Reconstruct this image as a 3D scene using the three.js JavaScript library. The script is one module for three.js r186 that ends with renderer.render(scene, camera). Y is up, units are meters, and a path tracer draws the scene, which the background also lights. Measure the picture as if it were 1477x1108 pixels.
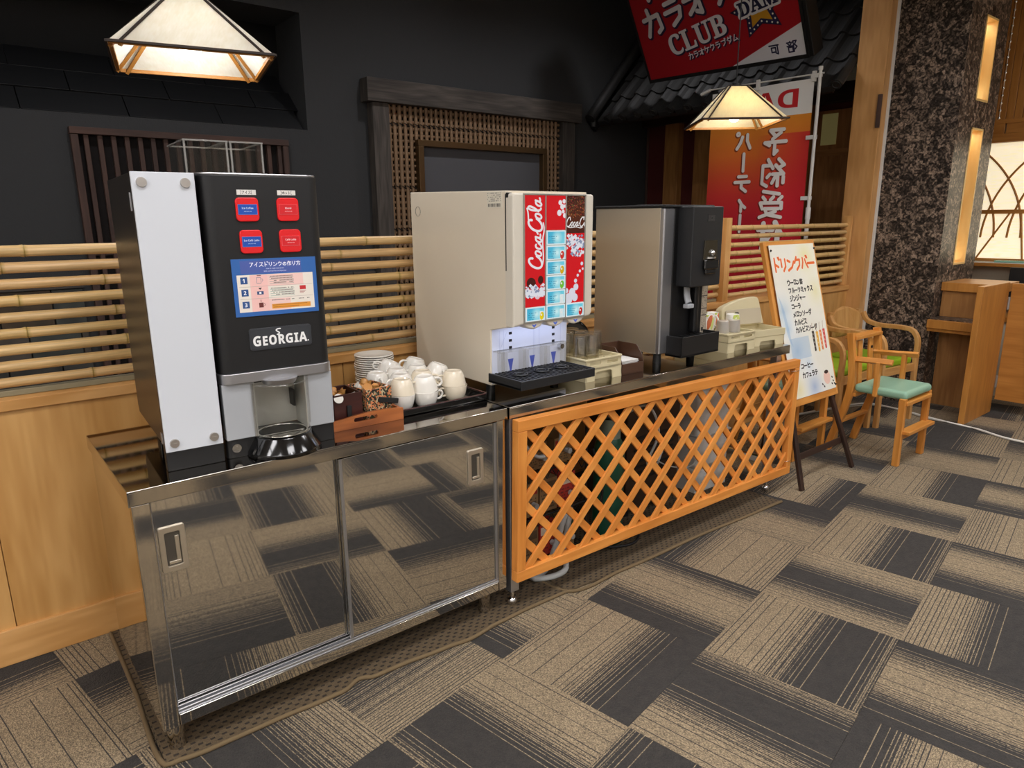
import * as THREE from 'three';
import { RoundedBoxGeometry } from 'three/addons/geometries/RoundedBoxGeometry.js';
import { mergeGeometries } from 'three/addons/utils/BufferGeometryUtils.js';
import { RectAreaLightUniformsLib } from 'three/addons/lights/RectAreaLightUniformsLib.js';

// ---------------------------------------------------------------- camera, light, exposure
const scene = new THREE.Scene();
scene.background = new THREE.Color(0x050505);
const camera = new THREE.PerspectiveCamera(58.085, 1477 / 1108, 0.05, 60);
camera.position.set(-0.26423, 1.46847, 1.86287);
camera.up.set(0.152985, 0.972373, -0.176314);
camera.lookAt(-0.26423 + 0.610661, 1.46847 - 0.233293, 1.86287 - 0.756748);
const renderer = new THREE.WebGLRenderer({ antialias: true });
renderer.toneMapping = THREE.LinearToneMapping;
renderer.toneMappingExposure = 1.6;
renderer.shadowMap.enabled = true;
renderer.shadowMap.type = THREE.PCFSoftShadowMap;
RectAreaLightUniformsLib.init();

const CEIL = 3.2, CEIL_C = 4.1;          // ceiling over the dining side, and over the corridor beyond the screen
const DOWN = { intensity: 2.5, color: 0xfcfbff, angle: 1.2 };       // small round fittings over the carpet and the corridor
const downlightSpots = [];
for (const x of [-1.6, 0.6, 2.8, 5.0, 7.0]) for (const z of [0.9, 3.4]) downlightSpots.push([x, z, 1]);
for (const x of [-1.2, 0.9, 3.0, 4.6]) downlightSpots.push([x, -2.2, 1.7]);
const PANEL = { intensity: 5.0, color: 0xf7f9ff, w: 1.2, d: 0.6 };   // square ceiling panels over the dining area
const panelSpots = [];
for (const x of [-3.4, -2.0, 0.6, 3.8]) for (const z of [1.2, 3.0, 4.8]) panelSpots.push([x, z]);
const PENDANT = { intensity: 0.2, color: 0xffffff };

// ---------------------------------------------------------------- small helpers
const V = (x, y, z) => new THREE.Vector3(x, y, z);
let seedState = 12345;
const rnd = () => { seedState = (seedState * 1664525 + 1013904223) >>> 0; return seedState / 4294967296; };
const rr = (a, b) => a + (b - a) * rnd();
const hash = (x, y, s) => { let h = (x * 374761393 + y * 668265263 + s * 1442695041) | 0; h = Math.imul(h ^ (h >>> 13), 1274126177); h ^= h >>> 16; return (h >>> 0) / 4294967296; };
function vnoise(x, y, px, py, s) {      // value noise that repeats every px, py cells
  const ix = Math.floor(x), iy = Math.floor(y), fx = x - ix, fy = y - iy, m = (a, b) => ((a % b) + b) % b;
  const u = fx * fx * (3 - 2 * fx), v = fy * fy * (3 - 2 * fy), x0 = m(ix, px), x1 = m(ix + 1, px), y0 = m(iy, py), y1 = m(iy + 1, py);
  return (hash(x0, y0, s) * (1 - u) + hash(x1, y0, s) * u) * (1 - v) + (hash(x0, y1, s) * (1 - u) + hash(x1, y1, s) * u) * v;
}
const hex = (c) => { const n = parseInt(c.slice(1), 16); return [n >> 16 & 255, n >> 8 & 255, n & 255]; };
const mix3 = (a, b, t) => [0, 1, 2].map((i) => a[i] + (b[i] - a[i]) * t);
function dataTex(w, h, fn, srgb = true) {
  const d = new Uint8Array(w * h * 4);
  for (let y = 0; y < h; y++) for (let x = 0; x < w; x++) {
    const c = fn(x, y), o = (y * w + x) * 4;
    for (let k = 0; k < 3; k++) d[o + k] = Math.max(0, Math.min(255, typeof c === 'number' ? c : c[k]));
    d[o + 3] = 255;
  }
  const t = new THREE.DataTexture(d, w, h);
  t.wrapS = t.wrapT = THREE.RepeatWrapping; t.magFilter = THREE.LinearFilter; t.minFilter = THREE.LinearMipmapLinearFilter; t.generateMipmaps = true;
  if (srgb) t.colorSpace = THREE.SRGBColorSpace;
  t.needsUpdate = true;
  return t;
}
function canvasTex(w, h, draw) {
  const c = document.createElement('canvas'); c.width = w; c.height = h;
  draw(c.getContext('2d'), w, h);
  const t = new THREE.CanvasTexture(c); t.colorSpace = THREE.SRGBColorSpace; t.anisotropy = 8;
  return t;
}
const std = (o) => new THREE.MeshStandardMaterial(o);
const phys = (o) => new THREE.MeshPhysicalMaterial(o);
// texture coordinates in metres, chosen per triangle; the grain axis runs along u
function metreUV(g, grain = 'x', off = true) {
  g = g.index ? g.toNonIndexed() : g;
  const p = g.attributes.position, n = p.count, uv = new Float32Array(n * 2), a = V(), b = V(), c = V(), gi = 'xyz'.indexOf(grain);
  const ou = off ? rnd() : 0, ov = off ? rnd() : 0;
  for (let i = 0; i < n; i += 3) {
    a.fromBufferAttribute(p, i); b.fromBufferAttribute(p, i + 1); c.fromBufferAttribute(p, i + 2);
    const nn = b.clone().sub(a).cross(c.clone().sub(a)), q = [Math.abs(nn.x), Math.abs(nn.y), Math.abs(nn.z)], d = q.indexOf(Math.max(...q));
    let ax = [0, 1, 2].filter((k) => k !== d);
    if (ax[1] === gi) ax = [ax[1], ax[0]];
    [a, b, c].forEach((v, k) => { uv[(i + k) * 2] = v.getComponent(ax[0]) + ou; uv[(i + k) * 2 + 1] = v.getComponent(ax[1]) + ov; });
  }
  g.setAttribute('uv', new THREE.BufferAttribute(uv, 2));
  return g;
}
// box by its extents, edges rounded by r
function bx(x0, x1, y0, y1, z0, z1, r = 0, grain = 'x') {
  const w = Math.abs(x1 - x0), h = Math.abs(y1 - y0), d = Math.abs(z1 - z0);
  const rad = Math.min(r, w / 2.01, h / 2.01, d / 2.01);
  let g = rad > 0 ? new RoundedBoxGeometry(w, h, d, r > 0.012 ? 4 : 1, rad) : new THREE.BoxGeometry(w, h, d);
  g = metreUV(g, grain);
  g.translate((x0 + x1) / 2, (y0 + y1) / 2, (z0 + z1) / 2);
  return g;
}
// squared bar from p to q: w across, h along the up direction
function beam(p, q, w, h, r = 0.003, up = V(0, 1, 0)) {
  const d = q.clone().sub(p), L = d.length(); d.normalize();
  const g = bx(-L / 2, L / 2, -h / 2, h / 2, -w / 2, w / 2, r);
  const z = d.clone().cross(up); if (z.length() < 1e-3) z.set(0, 0, 1); z.normalize();
  const y = z.clone().cross(d).normalize();
  g.applyMatrix4(new THREE.Matrix4().makeBasis(d, y, z).setPosition(p.clone().add(q).multiplyScalar(0.5)));
  return g;
}
function cyl(x, y0, y1, z, r0, r1 = r0, seg = 24) {
  const g = new THREE.CylinderGeometry(r1, r0, y1 - y0, seg).toNonIndexed(); g.translate(x, (y0 + y1) / 2, z); return g;
}
function rod(p, q, r, seg = 8, r2 = r) {
  const d = q.clone().sub(p), g = new THREE.CylinderGeometry(r2, r, d.length(), seg).toNonIndexed();
  g.applyQuaternion(new THREE.Quaternion().setFromUnitVectors(V(0, 1, 0), d.clone().normalize()));
  const m = p.clone().add(q).multiplyScalar(0.5); g.translate(m.x, m.y, m.z); return g;
}
function tube(pts, r, seg = 40, rs = 8) { return new THREE.TubeGeometry(new THREE.CatmullRomCurve3(pts), seg, r, rs).toNonIndexed(); }
function lathe(pts, seg = 32) { return new THREE.LatheGeometry(pts.map(([x, y]) => new THREE.Vector2(x, y)), seg).toNonIndexed(); }
function shapeOf(pts) { const s = new THREE.Shape(); pts.forEach(([x, y], i) => (i ? s.lineTo(x, y) : s.moveTo(x, y))); s.closePath(); return s; }
function roundRect(x0, y0, x1, y1, r, T = THREE.Shape) {
  const s = new T(); s.moveTo(x0 + r, y0); s.lineTo(x1 - r, y0); s.absarc(x1 - r, y0 + r, r, -Math.PI / 2, 0); s.lineTo(x1, y1 - r); s.absarc(x1 - r, y1 - r, r, 0, Math.PI / 2);
  s.lineTo(x0 + r, y1); s.absarc(x0 + r, y1 - r, r, Math.PI / 2, Math.PI); s.lineTo(x0, y0 + r); s.absarc(x0 + r, y0 + r, r, Math.PI, Math.PI * 1.5); return s;
}
function extr(shape, depth, bevel = 0, grain = 'x', curve = 8) {
  const g = new THREE.ExtrudeGeometry(shape, { depth: depth - 2 * bevel, bevelEnabled: bevel > 0, bevelThickness: bevel, bevelSize: bevel, bevelOffset: -bevel, bevelSegments: 2, curveSegments: curve });
  if (bevel) g.translate(0, 0, bevel);
  return metreUV(g, grain);
}
// flat print: a thin plate facing +z with the whole picture on its front
function plate(w, h, t = 0.002) {
  const g = new THREE.BoxGeometry(w, h, t).toNonIndexed(), uv = g.attributes.uv, n = g.attributes.normal;
  for (let i = 0; i < uv.count; i++) if (n.getZ(i) < 0.9) uv.setXY(i, 0.01, 0.01);
  return g;
}
function cleaned(g) {
  g = g.index ? g.toNonIndexed() : g;
  for (const k of Object.keys(g.attributes)) if (!['position', 'normal', 'uv', 'color'].includes(k)) g.deleteAttribute(k);
  g.clearGroups?.();
  return g;
}
function mk(name, geos, mat, parent, label) {
  const list = [].concat(geos).map(cleaned);
  const m = new THREE.Mesh(list.length > 1 ? mergeGeometries(list) : list[0], mat);
  m.name = name; m.castShadow = m.receiveShadow = true;
  if (label) m.userData.label = label;
  parent?.add(m);
  return m;
}
const used = {};
function numbered(n) { used[n] = (used[n] ?? -1) + 1; return used[n] ? n + '_' + String(used[n]).padStart(3, '0') : n; }
function thing(name, label, category, [x, y, z] = [0, 0, 0], turn = 0, group) {
  const o = new THREE.Group(); o.name = numbered(name); scene.add(o);
  o.position.set(x, y, z); o.rotation.y = turn; o.userData = { label, category };
  if (group) o.userData.group = group;
  return o;
}
function single(name, geos, mat, label, category, group) {
  const m = mk(numbered(name), geos, mat, scene); m.userData = { label, category }; if (group) m.userData.group = group; return m;
}
function copy(o, [x, y, z], turn, label, group) {
  const c = o.clone(); c.name = numbered(o.name.replace(/_\d+$/, '')); scene.add(c); c.position.set(x, y, z); c.rotation.y = turn;
  c.userData = { ...o.userData, label }; if (group) c.userData.group = group; return c;
}
function struct(name, geos, mat, label, parent = scene) {
  const m = mk(name, geos, mat, parent); if (parent === scene) m.userData = { kind: 'structure', label, category: name.split('_')[0] }; return m;
}

// ---------------------------------------------------------------- lettering drawn stroke by stroke (10 x 10 grid, x then y)
const GLYPH = {
  'ア': '11817354 535629', 'イ': '704416 5359', 'ウ': '5052 1215 1282856839', 'エ': '1282 5258 0898', 'オ': '0393 606948 634618', 'カ': '13838869 404419', 'ク': '4014 32827639',
  'ケ': '3015 2393 636639', 'コ': '128288 1888', 'シ': '2142 1435 195893', 'ス': '21816519 5699', 'ソ': '1134 817539', 'タ': '4014 32827639 3567', 'ツ': '1224 4154 827639', 'テ': '2171 0494 545729',
  'ト': '3039 3476', 'ハ': '313418 627598', 'ヒ': '21283989 8325', 'フ': '12827639', 'ホ': '0393 5059 3518 6598', 'ミ': '2172 2475 1789', 'ム': '501887 6599', 'メ': '816519 2488', 'ヤ': '149275 3159',
  'ラ': '2171 14847739', 'リ': '2126 717649', 'ル': '313519 616995', 'レ': '212985', 'ロ': '2128 218188 2888', 'ン': '1243 196793', 'ー': '0595', 'の': '524728154283876859', '茶': '0292 3033 6063 5316 5396 2777 5659 3819 6889',
  '予': '217153 3264 159576 555948', '約': '301233 421555 3539 1618 4658 7053 62929879 6576', '受': '8021 1223 4253 8273 1416 149486 26766819 3799', '可': '0191 2327 236367 2767 818968',
  '部': '3031 0151 1223 4233 0454 1519 155559 1959 6069 6090739577', '作': '3015 2329 5043 4292 6269 6484 6797', 'り': '212536 717649', '方': '5052 0292 424619 45858869',
};
const VOICED = { 'ガ': 'カ', 'ジ': 'シ', 'ダ': 'タ', 'ド': 'ト', 'バ': 'ハ', 'ビ': 'ヒ', 'ブ': 'フ', 'グ': 'ク' }, HALF = { 'パ': 'ハ', 'ピ': 'ヒ' }, SMALL = { 'ィ': 'イ', 'ッ': 'ツ', 'ャ': 'ヤ', 'ェ': 'エ' };
function glyph(ctx, ch, x, y, s, lw) {
  let k = 1, dx = 0, dy = 0, mark = 0, base = ch;
  if (VOICED[ch]) { base = VOICED[ch]; mark = 1; } if (HALF[ch]) { base = HALF[ch]; mark = 2; }
  if (SMALL[ch]) { base = SMALL[ch]; k = 0.66; dx = 0.12 * s; dy = 0.32 * s; }
  const P = (d, i) => [x + dx + (Number(d[i]) / 9) * s * k, y + dy + (Number(d[i + 1]) / 9) * s * k];
  ctx.lineWidth = lw; ctx.lineCap = 'round'; ctx.lineJoin = 'round';
  for (const st of (GLYPH[base] ?? '').split(' ')) {
    if (!st) continue;
    ctx.beginPath(); ctx.moveTo(...P(st, 0));
    for (let i = 2; i < st.length; i += 2) ctx.lineTo(...P(st, i));
    ctx.stroke();
  }
  if (mark === 1) { ctx.lineWidth = lw * 0.8; for (const o of [0, 0.14]) { ctx.beginPath(); ctx.moveTo(x + s * (0.82 + o), y - s * 0.06); ctx.lineTo(x + s * (0.9 + o), y + s * 0.1); ctx.stroke(); } }
  if (mark === 2) { ctx.lineWidth = lw * 0.7; ctx.beginPath(); ctx.arc(x + s * 0.95, y + s * 0.04, s * 0.09, 0, 7); ctx.stroke(); }
}
function kana(ctx, text, x, y, s, lw, color, { vertical = false, gap = 1.18, wide = 1 } = {}) {
  ctx.strokeStyle = color;
  [...text].forEach((ch, i) => {
    if (vertical && ch === 'ー') { ctx.lineWidth = lw; ctx.lineCap = 'round'; ctx.beginPath(); ctx.moveTo(x + s / 2, y + i * s * gap); ctx.lineTo(x + s / 2, y + i * s * gap + s); ctx.stroke(); return; }
    ctx.save();
    if (vertical) { ctx.translate(x, y + i * s * gap); } else ctx.translate(x + i * s * gap * wide, y);
    ctx.scale(wide, 1); glyph(ctx, ch, 0, 0, s, lw); ctx.restore();
  });
}
// flowing script word mark, in a box of about 100 x 32
function script(ctx, x, y, k, color, w = 3.2, tall = 1) {
  ctx.save(); ctx.translate(x, y); ctx.scale(k, k * tall); ctx.strokeStyle = color; ctx.lineCap = 'round'; ctx.lineJoin = 'round';
  const L = (d, lw) => { const p = d.split(' ').map((t) => t.split(',').map(Number)); ctx.lineWidth = lw; ctx.beginPath(); ctx.moveTo(...p[0]); for (let i = 1; i + 2 < p.length + 0; i += 3) ctx.bezierCurveTo(...p[i], ...p[i + 1], ...p[i + 2]); ctx.stroke(); };
  L('17,10 19,2 11,2 6,10 1,18 2,26 8,26 13,26 17,22 20,17', w * 1.15);
  L('25,15 20,15 18,25 22,25 26,25 29,15 25,15', w);
  L('36,16 32,13 28,22 31,25 33,26 36,23 38,20', w);
  L('46,16 41,13 37,24 41,25 44,25 46,19 47,15', w); L('47,15 45,20 44,25 50,23', w);
  L('51,19 52,18 53,18 54,17', w * 0.9);
  L('70,9 72,1 63,2 58,10 53,18 54,26 60,26 65,26 69,22 72,17', w * 1.15);
  L('77,15 72,15 70,25 74,25 78,25 81,15 77,15', w);
  L('82,20 88,12 91,3 87,3 83,4 81,25 86,24', w);
  L('96,16 91,13 87,24 91,25 94,25 96,19 97,15', w); L('97,15 95,20 94,25 100,22', w);
  L('8,27 22,31 34,25 48,28 54,30 60,30 66,28', w * 0.75);
  L('56,12 62,-1 74,6 86,1', w * 0.75);
  ctx.restore();
}

// ---------------------------------------------------------------- materials
const grainField = (seed, fine = 48, coarse = 10) => (x, y, W, H) => {
  const u = x / W, v = y / H;
  const warp = vnoise(u * 4, v * 6, 4, 6, seed + 9) * 0.5 + vnoise(u * 2, v * 3, 2, 3, seed + 5) * 0.5;
  const a = vnoise(u * 6, v * fine + warp * 3, 6, fine, seed), b = vnoise(u * 10, v * fine * 3, 10, fine * 3, seed + 1), c = vnoise(u * 3, v * coarse + warp * 2, 3, coarse, seed + 2);
  return a * 0.4 + b * 0.25 + c * 0.35;
};
function woodTex(seed, light, dark, fine, coarse, W = 512, H = 512) {
  const f = grainField(seed, fine, coarse), A = hex(light), B = hex(dark);
  return dataTex(W, H, (x, y) => mix3(A, B, Math.min(1, Math.max(0, (f(x, y, W, H) - 0.22) * 1.7))));
}
const M = {};
const wood = (k, seed, l, d, rough = 0.55, fine = 48, coarse = 10) => { M[k] = std({ map: woodTex(seed, l, d, fine, coarse), roughness: rough }); };
wood('veneer', 3, '#d8a766', '#bf8b4b', 0.42, 30, 6);         // half wall
wood('hinoki', 11, '#dfab6c', '#bd8746', 0.5, 26, 7);         // fence rails, caps
wood('cedar', 21, '#ec9f4c', '#c9782c', 0.5, 34, 8);          // lattice
wood('chair', 31, '#dd9848', '#bd7830', 0.38, 40, 7);
wood('ply', 36, '#d3a468', '#b98347', 0.42, 40, 7);
wood('post', 41, '#d6a266', '#bb874c', 0.5, 22, 6);
wood('weathered', 51, '#5a534c', '#37322e', 0.8, 60, 12);
wood('slat', 61, '#5a4137', '#41302a', 0.7, 50, 8);
wood('darkwood', 71, '#3a2318', '#26160f', 0.5, 40, 8);
wood('caddy', 81, '#b56a34', '#7c421c', 0.42, 40, 8);
wood('rosewood', 91, '#4a2019', '#2c120f', 0.4, 44, 8);
wood('corridor', 95, '#b07d45', '#8a5c2c', 0.6, 40, 8);
wood('glowwood', 97, '#f3d38e', '#e6bb70', 0.45, 20, 8);
wood('reception', 99, '#c2853f', '#a76c2d', 0.4, 36, 7);
const smear = dataTex(256, 256, (x, y) => 128 + 60 * (vnoise(x / 256 * 4, y / 256 * 24, 4, 24, 7) - 0.5) + 40 * (vnoise(x / 256 * 12, y / 256 * 12, 12, 12, 8) - 0.5), false);
const ripple = dataTex(256, 256, (x, y) => 255 * vnoise(x / 256 * 5, y / 256 * 3, 5, 3, 17), false);
M.steel = phys({ color: 0xc8c3bb, metalness: 1, roughness: 0.05, bumpMap: ripple, bumpScale: 0.0012 });
M.steelDoor = phys({ color: 0xc6c4c0, metalness: 1, roughness: 0.035, bumpMap: ripple, bumpScale: 0.0002 });
M.steelTop = phys({ color: 0xb6b1a9, metalness: 1, roughness: 0.12, roughnessMap: smear });
M.alu = std({ color: 0xb9b9bc, metalness: 0.9, roughness: 0.32 });
M.chrome = std({ color: 0xd8d8d8, metalness: 1, roughness: 0.14 });
M.brushed = phys({ color: 0xe2d8c6, metalness: 0.95, roughness: 0.42, anisotropy: 0.5 });
M.blackPlastic = std({ color: 0x0f0f10, roughness: 0.42 });
M.blackSatin = std({ color: 0x131314, roughness: 0.5 });
M.blackGloss = phys({ color: 0x0a0a0b, roughness: 0.12, clearcoat: 0.6, clearcoatRoughness: 0.08 });
M.charcoal = std({ color: 0x1d1e20, roughness: 0.45 });
M.whitePanel = std({ color: 0xd3d7dd, roughness: 0.35 });
M.greyPlastic = std({ color: 0xa9acb0, roughness: 0.4 });
M.cream = phys({ color: 0xded3bf, roughness: 0.28, clearcoat: 0.25, clearcoatRoughness: 0.2 });
M.creamDoor = std({ color: 0xd6cfc0, roughness: 0.35 });
M.beige = std({ color: 0xcdc19c, roughness: 0.5 });
M.porcelain = phys({ color: 0xe9e5dc, roughness: 0.14, clearcoat: 0.5, clearcoatRoughness: 0.05 });
M.porcelainCream = phys({ color: 0xe5d9c2, roughness: 0.14, clearcoat: 0.5, clearcoatRoughness: 0.05 });
M.glass = phys({ color: 0xf2f1ee, transmission: 1, roughness: 0.02, thickness: 0, ior: 2.0 });
M.acrylic = phys({ color: 0xf8f7f4, transmission: 1, roughness: 0.0, thickness: 0, ior: 1.3, specularIntensity: 0.6 });
M.ledWhite = std({ color: 0xffffff, emissive: 0xdfe8ff, emissiveIntensity: 1.4 });
M.darkWall = std({ color: 0x38393a, roughness: 0.85, bumpMap: dataTex(256, 256, (x, y) => 255 * (0.6 * hash(x, y, 3) + 0.4 * vnoise(x / 8, y / 8, 32, 32, 4)), false), bumpScale: 0.002 });
M.darkTile = std({ color: 0x111214, roughness: 0.5 });
M.roofTile = std({ color: 0x2a2928, roughness: 0.55 });
M.darkRed = std({ color: 0x541a16, roughness: 0.75 });
M.slate = ['#5d5347', '#6a6156', '#4b4a46', '#66523a', '#555b55', '#7a6d58'].map((c, i) => std({ map: dataTex(128, 128, (x, y) => mix3(hex(c), mix3(hex(c), [30, 28, 25], 0.6), vnoise(x / 128 * 6, y / 128 * 6, 6, 6, i) * 0.6 + vnoise(x / 128 * 20, y / 128 * 20, 20, 20, i + 40) * 0.4)), roughness: 0.7 }));
M.teal = std({ color: 0x8cb39a, roughness: 0.42, bumpMap: dataTex(128, 128, (x, y) => 255 * hash(x >> 1, y >> 1, 5), false), bumpScale: 0.0003 });
M.lime = std({ color: 0x86a81c, roughness: 0.45 });
M.redGloss = phys({ color: 0xd0141a, roughness: 0.25, clearcoat: 0.4, emissive: 0x6a0306, emissiveIntensity: 0.5 });
M.greenCyl = std({ color: 0x1e5a45, roughness: 0.4 });
M.hose = std({ color: 0xb9bbb8, roughness: 0.4 });
M.hoseBlack = std({ color: 0x15161a, roughness: 0.5 });
M.white = std({ color: 0xd8d6d0, roughness: 0.5 });
M.cable = std({ color: 0xe3ded4, roughness: 0.5 });
M.brownPlastic = std({ color: 0x4a3122, roughness: 0.4 });
M.paperWhite = std({ color: 0xe9e7e2, roughness: 0.8 });
M.shade = phys({ map: dataTex(256, 256, (x, y) => { const n = vnoise(x / 2, y / 6, 128, 43, 2) * 0.5 + vnoise(x / 12, y / 12, 22, 22, 3) * 0.5; return mix3([253, 251, 244], [242, 237, 222], n); }), roughness: 0.95, transmission: 0.5, thickness: 0 });
M.shadeYellow = M.shade.clone(); M.shadeYellow.color = new THREE.Color(0xfff5d6);
M.shadeRib = std({ color: 0x2b1e15, roughness: 0.6 });
M.ribWood = std({ color: 0xa8712f, roughness: 0.55 });
M.bulb = std({ color: 0xffffff, emissive: 0xfffaf0, emissiveIntensity: 6 });
M.lampDisc = std({ color: 0xffffff, emissive: 0xfff1e0, emissiveIntensity: 5 });
M.plaster = std({ color: 0xdedad4, roughness: 0.9 });
M.ceiling = std({ color: 0xd6d2ca, roughness: 0.9 });
M.granite = phys({
  map: dataTex(1024, 1024, (x, y) => {
    const S = 62, wx = vnoise(x / 20, y / 20, 51, 51, 61) - 0.5, wy = vnoise(x / 20, y / 20, 51, 51, 62) - 0.5, u = x / 1024 * S + wx * 1.5, v = y / 1024 * S + wy * 1.5, cx = Math.floor(u), cy = Math.floor(v); let d1 = 9, d2 = 9, id = 0;
    for (let i = -1; i <= 1; i++) for (let j = -1; j <= 1; j++) {
      const a = ((cx + i) % S + S) % S, b = ((cy + j) % S + S) % S, px = cx + i + hash(a, b, 1), py = cy + j + hash(a, b, 2), d = Math.hypot(u - px, v - py);
      if (d < d1) { d2 = d1; d1 = d; id = hash(a, b, 3); } else if (d < d2) d2 = d;
    }
    const n = vnoise(x / 6, y / 6, 170, 170, 6), m = vnoise(x / 60, y / 60, 17, 17, 16), sp = hash(x >> 1, y >> 1, 9), t = Math.max(0, Math.min(1, id * 0.8 + m * 0.2 + (n - 0.5) * 0.7 + Math.min(0, (d2 - d1) - 0.22) * 1.6 - 0.1));
    return mix3(mix3([52, 45, 40], [172, 150, 131], t), [20, 18, 17], sp > 0.86 ? 0.55 : n < 0.3 ? 0.45 : 0);
  }), roughness: 0.32, specularIntensity: 0.25,
});
M.granite.map.repeat.set(0.55, 0.55);

const bambooStreak = dataTex(256, 64, (x, y) => 255 * (0.86 + 0.14 * vnoise(x / 256 * 8, y / 64 * 32, 8, 32, 77)));
M.bamboo = std({ map: bambooStreak, vertexColors: true, roughness: 0.36 });

// one length of bamboo along +x with its joints
function bambooGeo(L, r, nodes, tint) {
  const xs = [[0, 1, 1]];
  for (const n of nodes) xs.push([n - 0.014, 1, 1], [n - 0.005, 1.1, 0.95], [n - 0.0012, 1.1, 0.7], [n, 0.98, 0.38], [n + 0.002, 1.06, 0.75], [n + 0.012, 1.0, 1.05]);
  xs.push([L, 1, 1]);
  const S = 12, pos = [], col = [], uv = [], idx = [], A = tint;
  xs.forEach(([x, k, c]) => { for (let s = 0; s <= S; s++) { const t = s / S * Math.PI * 2; pos.push(x, Math.cos(t) * r * k, Math.sin(t) * r * k); col.push(A[0] * c, A[1] * c, A[2] * c * c); uv.push(x * 2, s / S); } });
  for (let i = 0; i + 1 < xs.length; i++) for (let s = 0; s < S; s++) { const a = i * (S + 1) + s, b = a + S + 1; idx.push(a, a + 1, b, b, a + 1, b + 1); }
  for (const [row, x, f] of [[0, 0, 1], [xs.length - 1, L, 0]]) {
    const c = pos.length / 3; pos.push(x, 0, 0); col.push(0.5, 0.36, 0.18); uv.push(0, 0);
    for (let s = 0; s < S; s++) { const a = row * (S + 1) + s; f ? idx.push(c, a + 1, a) : idx.push(c, a, a + 1); }
  }
  const g = new THREE.BufferGeometry();
  g.setAttribute('position', new THREE.Float32BufferAttribute(pos, 3)); g.setAttribute('color', new THREE.Float32BufferAttribute(col, 3)); g.setAttribute('uv', new THREE.Float32BufferAttribute(uv, 2)); g.setIndex(idx); g.computeVertexNormals();
  return g.toNonIndexed();
}
const someNodes = (L, first, step) => { const n = []; for (let x = first; x < L - 0.05; x += step * rr(0.8, 1.2)) n.push(x); return n; };
const bambooTint = () => { const k = rr(0.86, 1.04); return [0.8 * k, 0.53 * k * rr(0.96, 1.04), 0.22 * k * rr(0.9, 1.08)]; };

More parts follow.
